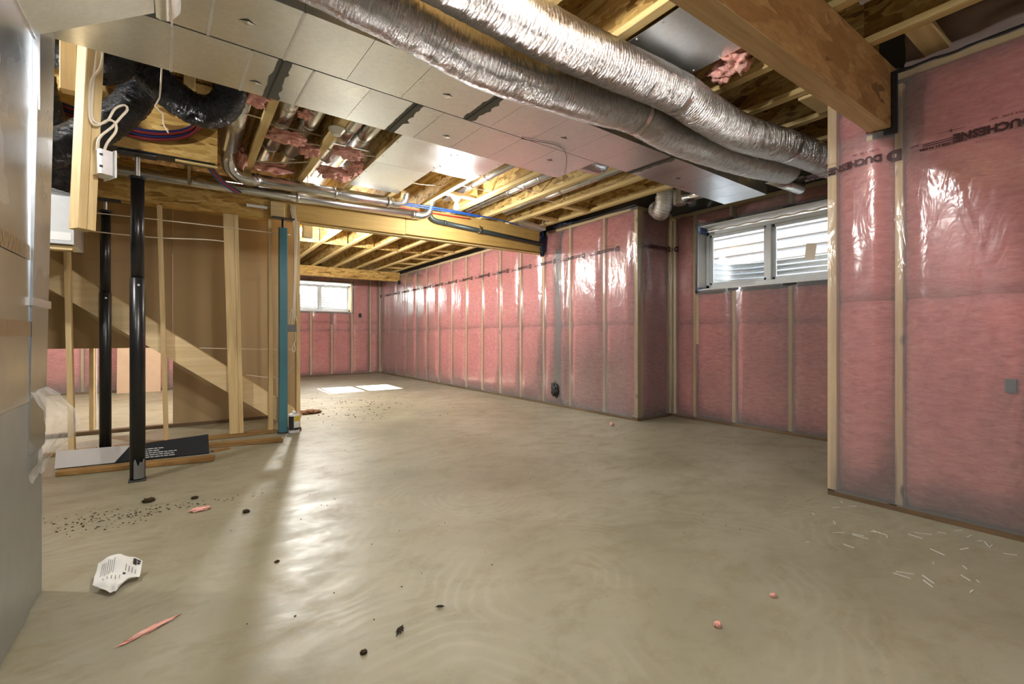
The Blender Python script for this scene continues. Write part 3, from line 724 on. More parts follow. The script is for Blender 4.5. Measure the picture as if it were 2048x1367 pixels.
# offset fitting between furnace and trunk
MB().prism([(-1.25, 2.172), (-.468, 2.172), (-.105, 2.402), (-.105, 2.67), (-1.25, 2.67)], 'Y', 1.2, 2.455).build('fitting_body', 'galvdull', t)
MB().prism([(-.475, 2.162), (-.460, 2.172), (-.460, 2.182), (-.49, 2.182)], 'Y', 1.2, 2.47).build('hem_seam', 'cleat', t)
MB().grid(lambda a, b: (-.10 + .13 * a, 1.9 + .58 * b, 2.40 + .012 * a - .05 * math.sin(a * PI) * (1 - .5 * b) + .16 * a * a), 10, 10).build('canvas_collar', 'galv', t, True)
MB().tube([(-.045, 1.9, 2.362), (-.045, 2.2, 2.366), (-.045, 2.48, 2.372)], .004, 6).build('collar_seam', 'cleat', t, True)
bag = MB().grid(lambda a, b: (-.472 + .10 * math.sin(PI * min(1, b * 1.15)) * (.4 + .6 * a) + .012 * noise.noise(Vector((a * 6, b * 7, 0))), 2.46 + .25 * a + .015 * noise.noise(Vector((a * 5, b * 5, 3))), .50 + .34 * (1 - b) + .02 * noise.noise(Vector((a * 5, b, 8)))), 16, 20).build('clear_plastic_bag', 'bag', None, True)
tag(bag, 'clear plastic bag stuck on the furnace duct low side', 'plastic bag')

# insulated flexible ducts in foil jackets
def wf(l, a): return 1.01 + .03 * noise.noise(Vector((l * 9, math.cos(a) * 1.5, math.sin(a) * 1.5))) + .018 * noise.noise(Vector((l * 34, math.cos(a) * 2.5, math.sin(a) * 2.5))) - .035 * abs(noise.noise(Vector((l * 85 + a * .8, math.cos(a) * 2.2, math.sin(a) * 2.2))))
def wk(l, a): return 1.05 + .05 * noise.noise(Vector((l * 9, math.cos(a) * 1.8, math.sin(a) * 1.8))) - .16 * abs(noise.noise(Vector((l * 22, math.cos(a) * 3 + l * 6, math.sin(a) * 3)))) - .09 * abs(noise.noise(Vector((l * 60, math.cos(a) * 4, math.sin(a) * 4 + l * 10))))
def flex(name, path, r, label, mt='foil', bands=()):
    t = thing(name, path[len(path) // 2], label, 'flexible duct')
    jk = MB().tube(path, r, 48, res=.008, rf=wf if mt == 'foil' else wk).build('jacket', mt, t, True)
    for p, d in bands:
        p, d = Vector(p), Vector(d).normalized()
        MB().tube([p - d * .016, p + d * .016], r * 1.012, 36, caps=False, smoothpath=False).build('strap_band', 'cleat' if mt == 'foil' else 'blackp', jk, True)
    return t
flex('flexible_duct', [(.0, 2.02, 2.58), (.57, 2.02, 2.53), (.9, 2.02, 2.49), (1.3, 2.02, 2.44), (2.0, 2.02, 2.468), (2.40, 2.02, 2.50), (2.75, 2.03, 2.475), (3.2, 2.03, 2.472), (3.8, 2.03, 2.50), (4.48, 2.03, 2.565)], .125, 'pinkish silver foil flexible duct sagging beside the long trunk duct', bands=[((2.42, 2.02, 2.50), (1, 0, -.05)), ((3.72, 2.03, 2.496), (1, 0, .05))])
flex('flexible_duct', [(.0, 1.74, 2.57), (.6, 1.74, 2.56), (1.466, 1.75, 2.515), (1.963, 1.75, 2.525), (2.45, 1.75, 2.535), (2.75, 1.75, 2.50), (3.19, 1.75, 2.475), (3.6, 1.75, 2.51), (3.95, 1.75, 2.545), (4.6, 1.75, 2.575), (5.2, 1.75, 2.58)], .120, 'silver foil flexible duct lying nearer the strand beam', bands=[((2.47, 1.75, 2.534), (1, 0, -.1)), ((3.85, 1.75, 2.537), (1, 0, .08))])
t = thing('round_pipe_stub', (4.6, 2.12, 2.45), 'shiny round pipe stub poking out under the silver flexible ducts', 'pipe')
pipe('pipe', 'pipe', [(4.35, 2.14, 2.50), (4.80, 2.05, 2.455)], .052, t); MB().lathe((4.80, 2.05, 2.455), [(.053, 0), (.05, .012), (.02, .03)], 16, Matrix.Rotation(PI / 2, 3, 'Y')).build('pipe_cap', 'pipe', t, True)
# foil elbow and collar at the corner of the pink walls
t = thing('foil_vent_elbow', (4.55, 3.45, 2.45), 'crinkled bright foil vent elbow at the top of the pink corner', 'vent hose')
MB().tube([(4.62, 3.42, 2.82), (4.58, 3.42, 2.68), (4.57, 3.43, 2.58), (4.60, 3.48, 2.53), (4.66, 3.55, 2.54), (4.72, 3.62, 2.58), (4.76, 3.68, 2.62)], .10, 22, res=.012, rf=lambda l, a: 1 + .05 * math.sin(l * 260) + .07 * noise.noise(Vector((l * 22, math.cos(a), math.sin(a))))).build('foil_hose', 'foilbright', t, True)
t = thing('duct_collar', (4.55, 3.2, 2.6), 'octagonal shiny sheet metal collar under the long trunk duct', 'duct')
MB().lathe((4.58, 3.22, 2.535), [(.068, 0), (.068, .164)], 8).build('collar', 'pipe', t); MB().prism([(4.63, 2.61), (4.80, 2.585), (4.63, 2.645)], 'Y', 3.19, 3.25).build('tab', 'cleat', t); pipe('takeoff', 'pipe', [(4.58, 2.758, 2.60), (4.58, 3.16, 2.60)], .055, t)
t = thing('duct_takeoff', (2.95, 2.95, 2.55), 'ribbed round takeoff pipe on the end of the shorter trunk duct', 'pipe')
MB().tube([(2.725, 2.93, 2.57), (2.90, 2.95, 2.57), (3.05, 2.98, 2.60), (3.15, 3.02, 2.70)], .085, 20, res=.01, rf=lambda l, a: 1 + .03 * math.sin(l * 300)).build('ribbed_pipe', 'pipe', t, True)
MB().tube([(2.722, 2.93, 2.57), (2.74, 2.93, 2.57)], .10, 20, smoothpath=False).build('flange_ring', 'shade', t, True)

# galvanised branch pipes in the joist bays
def branch(x, y0, y1, z, r, label, joints):
    t = thing('branch_pipe', (x, (y0 + y1) / 2, z), BL[round(x, 3)], 'pipe', 'branch pipes in the joist bays')
    pipe('pipe_run', 'pipe', [(x, y0, z), (x, y1, z)], r, t, 20)
    a = max(v for v in XJ if v < x); b = a + .488
    bx('hanger_strap', 'cleat', (a + .008, b - .008, joints[0] + .3, joints[0] + .32, z - r - .004, z - r - .001), t, 0)
    for y in joints: MB().tube([(x, y - .012, z), (x, y + .012, z)], r * 1.05, 20, smoothpath=False).build('crimp_joint', 'pipe', t, True)
BL = {.66: 'fat round branch pipe in the bay after the elbow pipe, nearer the elbow pipe', .86: 'fat round branch pipe in the bay after the elbow pipe, beside lampholder joist', 1.16: 'fat round branch pipe right beside the empty lampholder',
      1.335: 'fat round branch pipe beside the bare web before the joist pan', 2.7: 'thin round branch pipe directly above the glowing bulb', 3.2: 'thin round branch pipe one bay past the glowing bulb', 3.68: 'thin round branch pipe two bays past the glowing bulb'}
for x, y0, y1, j in ((.66, 3.0, 5.55, (3.95, 4.9)), (.86, 3.0, 5.4, (4.2, 5.0)), (1.16, 3.0, 5.45, (4.05, 4.9)), (1.335, 3.0, 5.3, (4.2,))):
    branch(x, y0, y1, 2.865, .074, BL, j)
for x, y0, y1, j in ((2.70, 3.2, 5.3, (4.3,)), (3.20, 3.0, 5.6, (4.0, 4.6)), (3.68, 3.0, 5.4, (4.2,))):
    branch(x, y0, y1, 2.80, .055, BL, j)
t = thing('elbow_pipe', (.4, 4.8, 2.6), 'galvanised pipe dropping to an elbow and running along the long beam', 'pipe')
pipe('upper_run', 'pipe', [(.33, 3.78, 2.80), (.33, 4.95, 2.80)], .085, t, 22)
MB().tube([(.33, 4.95, 2.80), (.335, 5.15, 2.77), (.36, 5.27, 2.68), (.45, 5.31, 2.625), (.60, 5.31, 2.622)], .062, 20, res=.035).build('elbow', 'pipe', t, True)
pipe('beam_run', 'pipe', [(.58, 5.31, 2.622), (1.98, 5.31, 2.628)], .060, t, 22)
MB().tube([(1.97, 5.31, 2.628), (2.07, 5.31, 2.632), (2.13, 5.29, 2.68), (2.14, 5.26, 2.78)], .056, 18, res=.03).build('end_elbow', 'pipe', t, True)
for x in (.6, 1.35, 1.95): MB().tube([(x - .012, 5.31, 2.625), (x + .012, 5.31, 2.625)], .0635, 20, smoothpath=False).build('crimp_joint', 'pipe', t, True)
t = thing('long_vent_pipe', (.9, 5.48, 2.5), 'long thin galvanised pipe clamped along the face of the long beam', 'pipe')
pipe('pipe_run', 'pipe', [(-.75, 5.50, 2.545), (2.36, 5.50, 2.578)], .053, t, 20)
MB().tube([(2.34, 5.50, 2.578), (2.46, 5.50, 2.582), (2.545, 5.49, 2.63), (2.56, 5.46, 2.72), (2.575, 5.43, 2.80)], .052, 18, res=.03).build('end_elbow', 'pipe', t, True)
for x in (1.0, 2.34): MB().tube([(x - .014, 5.50, 2.545 + .0106 * (x + .75)), (x + .014, 5.50, 2.546 + .0106 * (x + .75))], .057, 20, smoothpath=False).build('crimp_joint', 'pipe', t, True)
bx('perforated_strap', 'cleat', (.02, .045, 5.435, 5.44, 2.5, 2.699), t, 0)

# black jacketed flexible ducts, left
flex('black_flexible_duct', [(-.26, 3.64, 2.80), (-.18, 3.62, 2.67), (-.06, 3.61, 2.56), (.06, 3.62, 2.505), (.17, 3.61, 2.53), (.235, 3.58, 2.62), (.24, 3.52, 2.72)], .098, 'black plastic jacketed flexible duct curving up beside the pink scrap', 'blackpoly')
flex('black_flexible_duct', [(-.80, 3.72, 2.02), (-.62, 3.76, 2.15), (-.49, 3.80, 2.27), (-.36, 3.86, 2.44), (-.27, 3.92, 2.60), (-.22, 3.95, 2.78)], .10, 'glossy black flexible duct rising diagonally behind the hanging board', 'blackpoly')
flex('black_flexible_duct', [(-.80, 4.06, 2.66), (-.77, 4.08, 2.50), (-.73, 4.10, 2.36), (-.71, 4.11, 2.20), (-.73, 4.12, 1.98)], .13, 'fat black flexible duct beside the tall sheet metal duct', 'blackpoly')
flex('black_flexible_duct', [(-.62, 3.46, 2.60), (-.45, 3.46, 2.54), (-.37, 3.45, 2.545), (-.31, 3.45, 2.60), (-.29, 3.45, 2.69)], .08, 'greyish black flexible duct loop high behind the hanging board', 'blackpoly')

# ================================================================== LAMPS
def lampholder(t, x, y, z):
    return MB().lathe((x, y, z - .052), [(.022, 0), (.040, .004), (.046, .016), (.050, .030), (.062, .036), (.064, .050), (.05, .052)], 24).build('lamp_holder', 'cream', t, True)
def bare_bulb(x, y, label, watts, block=True):
    t = thing('bare_bulb_light', (x, y, JB - .14), label, 'lamp')
    z = JB - .001
    if block: bx('mounting_block', 'spfX', (x - .13, x + .25, y - .045, y + .045, JB, JB + .036), t)
    lh = lampholder(t, x, y, z)
    b = MB().lathe((x, y, z - .155), [(.002, 0), (.016, .003), (.027, .014), (.031, .030), (.030, .045), (.022, .066), (.015, .082), (.014, .104)], 20).build('bulb', 'bulb', lh, True)
    l = bpy.data.lights.new('bulb_light', 'POINT'); l.energy = watts; l.color = (1, .985, .955); l.shadow_soft_size = .045
    o = bpy.data.objects.new('bulb_light', l); COL.objects.link(o); o.parent = t; o.location = (0, 0, -.035 - .03)
    return t
bare_bulb(2.62, 4.87, 'glowing bare bulb in a porcelain holder near the long beam', 18)
bare_bulb(.748, -1.3, 'unseen bare bulb added on a joist by the plain rear wall', 28, False)  # added out of view as fill for the near part of the room
bare_bulb(-1.44, 3.45, 'unseen bare bulb added behind the tall furnace duct', 32, False)  # added out of view to brighten the header, black ducts and stairs
bare_bulb(.70, 1.24, 'bare bulb beside the strand beam and flexible ducts', 34)
bare_bulb(-1.9, 8.6, 'unseen bare bulb added in the room behind the stairs', 80, False)  # added out of view to light the room behind the stair opening
bare_bulb(1.488, 7.6, 'bare bulb in the far room beyond the long beam', 120, False)
t = thing('empty_lampholder', (.985, 3.82, JB - .055), 'round white lampholder without bulb on a joist between pipes', 'lamp')
MB().lathe((.985, 3.82, JB - .058), [(.024, 0), (.034, .002), (.036, .012), (.046, .022), (.050, .034), (.062, .040), (.062, .052), (.05, .057)], 26).build('holder_body', 'cream', t, True)

# ================================================================== STAIR AREA
ws = bpy.data.objects.new('wall_stair', None); COL.objects.link(ws); ws.location = (0, 6.66, 0); struct(ws)
MB().box(-3.39, -.117, 6.65, 6.666, .92, 2.69).build('backing_board', 'brown', ws); MB().box(-.115, 1.22, 6.65, 6.666, .03, 2.69).build('backing_board', 'brown', ws)
bx('sill_plate', 'plateX', (-3.39, 1.22, 6.64, 6.73, 0, .038), ws)
for x in (-1.43, -.82, 1.18): bx('stud', 'spfZ', (x - .019, x + .019, 6.668, 6.757, .04, 2.69), ws)
bx('drywall_edge', 'white', (-.80, -.788, 6.757, 6.80, .04, 2.69), ws)
wp = bpy.data.objects.new('wall_partition', None); COL.objects.link(wp); wp.location = (0, 5.6, 0); struct(wp)
def leaning(name, xt0, xt1, xb0, xb1, y0, y1, zt, par, mt='spfZ', zb_=.04):
    MB().add([(xb0, y0, zb_), (xb1, y0, zb_), (xb1, y1, zb_), (xb0, y1, zb_), (xt0, y0, zt), (xt1, y0, zt), (xt1, y1, zt), (xt0, y1, zt)],
             [(3, 2, 1, 0), (4, 5, 6, 7), (0, 1, 5, 4), (1, 2, 6, 5), (2, 3, 7, 6), (3, 0, 4, 7)]).build(name, mt, par)
leaning('stud', -.882, -.844, -.842, -.804, 5.605, 5.694, 2.31, wp)
leaning('stud', -.221, -.183, -.168, -.130, 5.605, 5.694, 2.31, wp)
leaning('stud', .320, .412, .378, .462, 5.60, 5.638, 2.31, wp); leaning('stud', .414, .452, .464, .502, 5.60, 5.69, 2.31, wp)
leaning('stud', .733, .771, .742, .780, 5.60, 5.69, 2.31, wp)
leaning('stud', 1.010, 1.048, 1.014, 1.052, 5.60, 5.69, 2.33, wp)
bx('sill_plate', 'old', (-3.3, -.66, 5.60, 5.69, 0, .038), wp); bx('sill_plate', 'old', (-.54, .80, 5.60, 5.69, 0, .038), wp); bx('sill_plate', 'plateX', (.93, 1.06, 5.585, 5.70, 0, .038), wp)
st = thing('stair_stringer', (0, 5.75, 0), 'pale diagonal stair stringer plank behind the leaning studs', 'stairs')
def zt_(x): return 1.748 - .764 * (x + .983)
MB().prism([(-2.1, zt_(-2.1) - .30), (.98, max(zt_(.98) - .30, .002)), (1.03, .002), (1.10, .16), (-2.1, zt_(-2.1))], 'Y', 5.73, 5.768).build('stringer_plank', wood('pale_pine', srgb(226, 198, 146), srgb(244, 224, 180), 'X'), st)
bx('top_cleat', 'spfX', (.1, .14, 5.77, 5.80, zt_(.1) - .2, zt_(.1) - .1), st)
M = Matrix.Translation((.05, 5.785, zt_(.05) - .03)) @ Matrix.Rotation(math.atan(.764), 4, 'Y')
MB().box(-2.4, 1.2, -.016, .016, -.02, .035, ch=.003, M=M).build('skirt_strip', 'spfX', st)
# beige board leaning in the room behind
tag(MB().box(-.32, .32, -.006, .006, 0, .95, M=Matrix.Translation((-.70, 11.10, .002)) @ Matrix.Rotation(-.10, 4, 'X')).build('leaning_board', 'beige'), 'beige board leaning on the pink wall behind the stairs', 'board')

# steel posts
def post(x, y, top, zj, label, mt, r, base=True, square=False, smear=False, collar=2.2):
    t = thing('steel_post', (x, y, 0), label, 'post')
    if square:
        bx('tube', mt, (x - .043, x + .043, y - .03, y + .03, .014, top - .11), t, .008)
    else:
        MB().lathe((x, y, .012), [(r, 0), (r, zj - .012), (r * .9, zj - .008)], 28).build('lower_tube', mt, t, True)
        MB().lathe((x, y, zj - .01), [(r * .88, 0), (r * .88, collar - zj)], 28).build('upper_tube', mt, t, True)
        MB().lathe((x, y, collar - .012), [(r * 1.0, 0), (r * 1.12, .004), (r * 1.12, .018), (r * .6, .022)], 28).build('collar', mt, t, True)
        MB().lathe((x + r * .2, y - r * .93, zj - .05), [(.008, 0), (.008, .01)], 10, Matrix.Rotation(PI / 2, 3, 'X')).build('locking_pin', 'steel', t)
    zc = top - .12 if square else collar
    MB().lathe((x, y, zc), [(.014 + .002 * (i % 2), i * .006) for i in range(int((top - .012 - zc) / .006))], 14).build('jack_screw', 'black' if square else 'steel', t, True)
    bx('top_plate', 'shade' if not square else 'dkpipe', (x - .11, x + .11, y - .05, y + .05, top - .012, top - .001), t, .002)
    bx('base_plate', 'shade', (x - .05, x + .05, y - .05, y + .05, 0, .012), t, .002)
    if smear:
        MB().grid(lambda a, b: (x + (r + .0015) * math.cos(-2.0 + 1.5 * a), y + (r + .0015) * math.sin(-2.0 + 1.5 * a), .02 + (.12 + .05 * noise.noise(Vector((a * 4, 0, 0)))) * b), 12, 6).build('paint_smear', 'sealant', t, True, 'chalky white smear near the post foot')
    return t
post(-.283, 4.345, 2.376, 1.47, 'tall black steel jack post with chalky smear near its foot', 'black', .046, smear=True)
post(-.60, 5.66, 2.31, 1.45, 'black steel jack post standing in the stair partition', 'black', .044, collar=2.20)
post(.872, 5.575, 2.335, 0, 'teal painted square steel post under the long beam', 'teal', .045, square=True)

# hanging doubled board with its electrical box and cables
t = thing('hanging_board', (-.435, 3.25, 1.60), 'doubled wood board hanging from the joists before the black ducts', 'board')
Mh = Matrix.Translation((-.435, 3.25, 1.60)) @ Matrix.Rotation(.035, 4, 'Y') @ Matrix.Rotation(math.radians(33), 4, 'Z')
MB().box(-.038, -.0005, -.0445, .0445, 0, 1.085, ch=.004, M=Mh).build('board_ply', 'spfZ', t); MB().box(.0005, .038, -.0445, .0445, 0, 1.085, ch=.004, M=Mh).build('board_ply', 'spfZ', t)
tag(bx('short_block', 'spfZ', (-.53, -.462, 3.30, 3.37, 2.33, 2.695)), 'short dark wood block hanging behind the doubled board', 'block')
t = thing('junction_box', (-.35, 3.22, 1.89), 'metal junction box with white cover on the hanging board', 'electrical box')
Mb = Matrix.Translation((-.352, 3.215, 1.885)) @ Matrix.Rotation(.5, 4, 'Z')
MB().box(-.032, .028, -.05, .05, 0, .125, ch=.006, M=Mb).build('box', 'cleat', t); MB().box(.029, .036, -.06, .06, -.008, .133, M=Mb).build('cover', 'white', t)
for z in (.03, .09): MB().box(-.034, -.02, -.052, -.049, z, z + .012, M=Mb).build('knockout', 'shade', t)
t = thing('cable_loops', (-.35, 3.2, 2.0), 'looped white cables entering the junction box on the hanging board', 'cable')
for k, pts in enumerate(([(-.372, 3.19, 2.0), (-.36, 3.18, 2.07), (-.31, 3.18, 2.14), (-.275, 3.18, 2.20), (-.25, 3.19, 2.25), (-.262, 3.19, 2.27), (-.30, 3.19, 2.24), (-.33, 3.19, 2.17), (-.365, 3.20, 2.15), (-.392, 3.20, 2.18), (-.388, 3.21, 2.35), (-.378, 3.22, 2.52), (-.372, 3.24, 2.69)],
                         [(-.345, 3.19, 2.0), (-.33, 3.18, 2.05), (-.295, 3.175, 2.12), (-.30, 3.175, 2.165), (-.33, 3.185, 2.17), (-.37, 3.19, 2.135), (-.40, 3.20, 2.17), (-.397, 3.205, 2.35), (-.36, 3.21, 2.45), (-.355, 3.23, 2.56), (-.375, 3.25, 2.69)])):
    MB().tube(pts, .006, 8, res=.012).build('cable', 'cable', t, True)
# ventilator cabinet hung behind the furnace duct
t = thing('ventilator_unit', (-.95, 4.9, 1.73), 'white ventilator cabinet hanging behind the tall sheet metal duct', 'appliance')
bx('cabinet', 'unit', (-1.3, -.676, 4.70, 4.72, 1.728, 2.34), t); bx('cabinet_body', 'galv', (-1.3, -.678, 4.721, 5.12, 1.73, 2.34), t, 0)
bx('top_cover', 'galvdull', (-1.3, -.70, 4.72, 5.1, 2.341, 2.40), t)
for x in (-1.2, -.72): bx('hanger_strap', 'cleat', (x, x + .025, 4.85, 4.853, 2.39, 2.69), t, 0)
ish = bx('instruction_sheet', 'paper', (-.95, -.74, 4.697, 4.699, 2.12, 2.32), t, 0)
for i in range(6): MB().box(-.94, -.76 - .03 * (i % 2), 4.6955, 4.6968, 2.15 + i * .026, 2.158 + i * .026).build('sheet_line', 'sealant', ish)
lb = bx('label_strip', 'paper', (-.99, -.69, 4.697, 4.699, 1.755, 1.815), t, 0)
for i in range(3): MB().box(-.93, -.82, 4.6955, 4.6968, 1.768 + i * .015, 1.773 + i * .015).build('label_line', 'inkblack', lb)
bx('support_ledger', 'spfX', (-1.3, -.69, 4.74, 4.83, 1.69, 1.727), t)

# ================================================================== PIPES, WATER LINES, CABLES
t = thing('drain_pipe', (3.5, 5.54, 2.46), 'dark grey plastic drain pipe along the face of the long beam', 'pipe')
MB().tube([(2.60, 5.555, 2.69), (2.60, 5.555, 2.64), (2.625, 5.555, 2.585), (2.69, 5.555, 2.558), (2.80, 5.555, 2.55)], .032, 16, res=.02).build('elbow', 'dkpipe', t, True)
pipe('pipe_run', 'dkpipe', [(2.78, 5.555, 2.551), (4.47, 5.555, 2.452)], .031, t, 16)
for x in (2.8, 3.35): MB().tube([(x, 5.555, 2.551 - .0586 * (x - 2.78)), (x + .03, 5.555, 2.549 - .0586 * (x - 2.78))], .035, 16, smoothpath=False).build('coupling', 'dkpipe', t, True)
bx('pipe_strap', 'cleat', (3.33, 3.345, 5.52, 5.59, 2.48, 2.58), t, 0)
WL = [('blue', 'bluepex', [(2.16, 5.40, 2.672), (2.6, 5.38, 2.678), (3.0, 5.40, 2.68), (3.6, 5.42, 2.672), (4.1, 5.45, 2.64), (4.42, 5.48, 2.64)], 'blue water line drooping along the top of the long beam'),
      ('blue', 'bluepex', [(2.05, 5.44, 2.66), (2.5, 5.43, 2.665), (2.9, 5.43, 2.672), (3.3, 5.46, 2.68)], 'blue water line bundled beside the grey drain pipe elbow'),
      ('red', 'redpex', [(2.10, 5.52, 2.648), (2.5, 5.54, 2.648), (2.9, 5.55, 2.652), (3.2, 5.56, 2.66)], 'red water line under the blue ones on the long beam')]
for c, mt_, p_, lab in WL: tag(MB().tube(p_, .009, 8, res=.05).build(c + '_water_line', mt_, None, True), lab, 'water line')
for i, (mt_, dz, dy, lab) in enumerate((('maroonpex', 0, 0, 'lowest maroon water line sagging across the stair header'), ('navypex', .022, .004, 'navy water line sagging in the middle of the header bundle'), ('maroonpex', .040, -.006, 'maroon water line sagging above the navy one on the header'), ('navypex', .06, .004, 'topmost navy water line of the sagging header bundle'))):
    tag(MB().tube([(-.95, 4.26 + dy, 2.60 + dz), (-.55, 4.26 + dy, 2.515 + dz), (-.34, 4.26 + dy, 2.475 + dz), (-.15, 4.26 + dy, 2.482 + dz), (.03, 4.26 + dy, 2.56 + dz), (.14, 4.24 + dy, 2.72 + dz)], .011, 8, res=.04).build('water_line', mt_, None, True), lab, 'water line')
for i, (mt_, lab) in enumerate((('bluepex', 'blue water line curving down behind the stair header end'), ('redpex', 'red water line beside the blue ones behind the header end'), ('navypex', 'dark blue water line curving down behind the header end'))):
    tag(MB().tube([(.10 + .016 * i, 4.404, 2.57), (.14 + .018 * i, 4.70, 2.515), (.25 + .02 * i, 5.05, 2.48 + .004 * i), (.42 + .02 * i, 5.38, 2.475 + .008 * i)], .008, 8, res=.05).build('water_line', mt_, None, True), lab, 'water line')
t = thing('ceiling_box', (4.0, 5.35, 2.66), 'open metal electrical box with curled wires near the beam end', 'electrical box')
MB().box(-.20, .20, -.07, .07, 0, .05, ch=.004, M=Matrix.Translation((4.12, 5.36, 2.625)) @ Matrix.Rotation(.12, 4, 'Y')).build('box', 'galvdull', t)
MB().tube([(4.33, 5.35, 2.66), (4.38, 5.34, 2.72), (4.34, 5.33, 2.76), (4.29, 5.33, 2.72), (4.33, 5.33, 2.66)], .006, 8, res=.012).build('wire_curl', 'cable', t, True)
def cable(path, label, r=.005, mt='cable', group=None): return tag(MB().tube(path, r, 8, res=.04).build('white_cable', mt, None, True), label, 'cable', group)
cable([(-1.0, 5.597, 2.16), (-.3, 5.597, 2.165), (.4, 5.592, 2.165), (.95, 5.597, 2.165)], 'upper white cable strung level across the partition studs')
cable([(-1.0, 5.597, 2.00), (-.3, 5.597, 1.99), (.16, 5.597, 2.02), (.33, 5.596, 2.02)], 'lower white cable strung across the left partition studs')
cable([(.12, 5.70, .93), (.5, 5.70, .915), (1.0, 5.70, .90)], 'white cable strung low behind the wide leaning stud')
cable([(.53, 5.70, .64), (.75, 5.70, .60), (.92, 5.70, .62), (1.0, 5.70, .72)], 'sagging white cable end low between stud and teal post')
for i in range(4):
    cable([(.95 + .013 * i, 5.592, 2.50), (.955 + .014 * i, 5.585, 2.40), (.985 + .010 * i, 5.59, 2.25), (.99 + .006 * i, 5.594, 1.8), (.975 + .008 * i, 5.594, 1.3)], 'white cable dropping from the long beam along the end stud', .0045, group='cables dropping along the end stud')
t = thing('device_box', (.96, 5.58, 1.10), 'grey device box with bent cable tails on the end stud', 'electrical box')
bx('box', 'greybox', (.915, 1.008, 5.57, 5.64, 1.10, 1.175), t)
for i in range(3): MB().tube([(.935 + .025 * i, 5.60, 1.175), (.945 + .022 * i, 5.585, 1.29), (.958 + .014 * i, 5.575, 1.345), (.97 + .012 * i, 5.57, 1.29), (.965 + .02 * i, 5.57, 1.22)], .005, 8, res=.015).build('cable_tail', 'cable', t, True)
MB().tube([(1.0, 5.59, 1.10), (1.0, 5.59, 1.0), (.975, 5.59, .94), (.965, 5.59, .90), (.985, 5.59, .875), (1.0, 5.59, .91), (.985, 5.59, .98)], .005, 8, res=.015).build('cable_tail', 'cable', t, True)
tag(bx('white_strip', 'white', (.525, .72, 5.575, 5.598, 2.408, 2.438)), 'short white plastic strip on the face of the long beam', 'strip')
t = thing('white_ceiling_box', (1.25, 6.1, 2.27), 'small white plastic box hanging behind the long beam', 'box')
bx('box', 'white', (1.19, 1.30, 6.15, 6.25, 2.275, 2.43), t, .008); bx('hanger', 'cleat', (1.24, 1.25, 6.19, 6.20, 2.43, 3.0), t, 0)
cable([(-.10, 3.05, 2.452), (-.115, 3.21, 2.36), (-.135, 3.21, 2.31), (-.10, 3.20, 2.27), (-.10, 3.2, 2.22), (-.075, 3.19, 2.17)], 'short curled white cable dangling below the trunk duct', .004)
cable([(1.95, 2.66, 2.449), (2.3, 2.62, 2.447), (2.62, 2.95, 2.43), (3.02, 3.5, 2.685)], 'thin grey wire hanging across the undersides of the trunk ducts', .0022, 'sealant')
for i, (a, b, lab) in enumerate((((.545, 5.05, 2.72), (.975, 4.75, 2.715), 'white cable crossing the pipes nearest the elbow pipe'), ((.545, 4.35, 2.72), (.975, 4.3, 2.72), 'white cable crossing behind the pink tufts between two joists'), ((1.03, 4.35, 2.72), (1.455, 4.28, 2.725), 'white cable crossing the pipes under the lampholder'), ((.05, 3.95, 2.74), (.48, 4.05, 2.73), 'pair of white cables crossing beside the black duct'), ((2.02, 5.0, 2.80), (2.43, 4.9, 2.80), 'white cable crossing the bay before the bulb'))):
    cable([a, tuple((p + q) / 2 - (.012 if k == 2 else 0) for k, (p, q) in enumerate(zip(a, b))), b], lab, .006)

# pink insulation tufts among the pipes
def tuft(c, r, lab, seed, mt='pinkscrap'):
    return tag(MB().blob(c, *r, n=8, amp=.75, freq=5.5, seed=seed).build('insulation_tuft', mt, None, True), lab, 'insulation')
tuft((.37, 3.66, 2.70), (.10, .07, .05), 'pink insulation tuft by the black duct and first joist', 1)
tuft((.70, 4.28, 2.715), (.13, .08, .045), 'large pink insulation tuft tied under two pipes', 2)
tuft((.90, 4.42, 2.70), (.075, .10, .05), 'pink insulation tuft by the joist web under the pipes', 3)
tuft((.73, 5.20, 2.735), (.15, .06, .05), 'pink insulation tuft at the far end of the first pipe bay', 4)
tuft((.45, 5.10, 2.76), (.035, .13, .09), 'pink insulation tuft tucked beside the elbow pipe', 5)
tuft((1.21, 4.32, 2.715), (.12, .075, .04), 'pink insulation tuft under pipes beside the lampholder', 6)
tuft((1.25, 4.95, 2.72), (.14, .09, .055), 'ragged pink insulation tuft under the second pair of pipes', 7)
tuft((1.40, 4.72, 2.73), (.05, .16, .05), 'small pink insulation tuft beside the bare joist web', 8)
tuft((.76, 3.86, 2.755), (.05, .05, .026), 'brownish pink insulation tuft between two pipes', 9)
tuft((2.70, 1.50, 2.695), (.10, .05, .055), 'pink insulation tuft hanging by a string under the joist bay', 10)
tuft((2.76, 1.62, 2.72), (.06, .08, .06), 'pink insulation roll above the dark flexible duct', 11)

# wall boxes
t = thing('floor_rough_in', (4.55, 5.34, .17), 'black plastic covered rough-in at the foot of the pink wall', 'plastic')
wrapm = MB().blob((4.53, 5.335, .25), .03, .075, .095, n=7, amp=.6, freq=6, seed=3).build('wrap', 'blackp', t, True)
tag(bx('outlet_box', 'blackp', (3.935, 4.0, 12.955, 12.992, 1.57, 1.68)), 'small black outlet box on the pink wall beside the far window', 'electrical box')
tag(bx('outlet_box', 'greybox', (3.468, 3.478, .46, .505, .76, .83)), 'grey outlet box seen through plastic on the pillar wall', 'electrical box')
tag(MB().box(5.404, 5.406, -.05, .05, 0, .17, M=Matrix.Translation((0, 2.22, 1.86)) @ Matrix.Rotation(.12, 4, 'X')).build('window_sticker', 'cable'), 'small paper sticker on the alcove window pane', 'sticker')

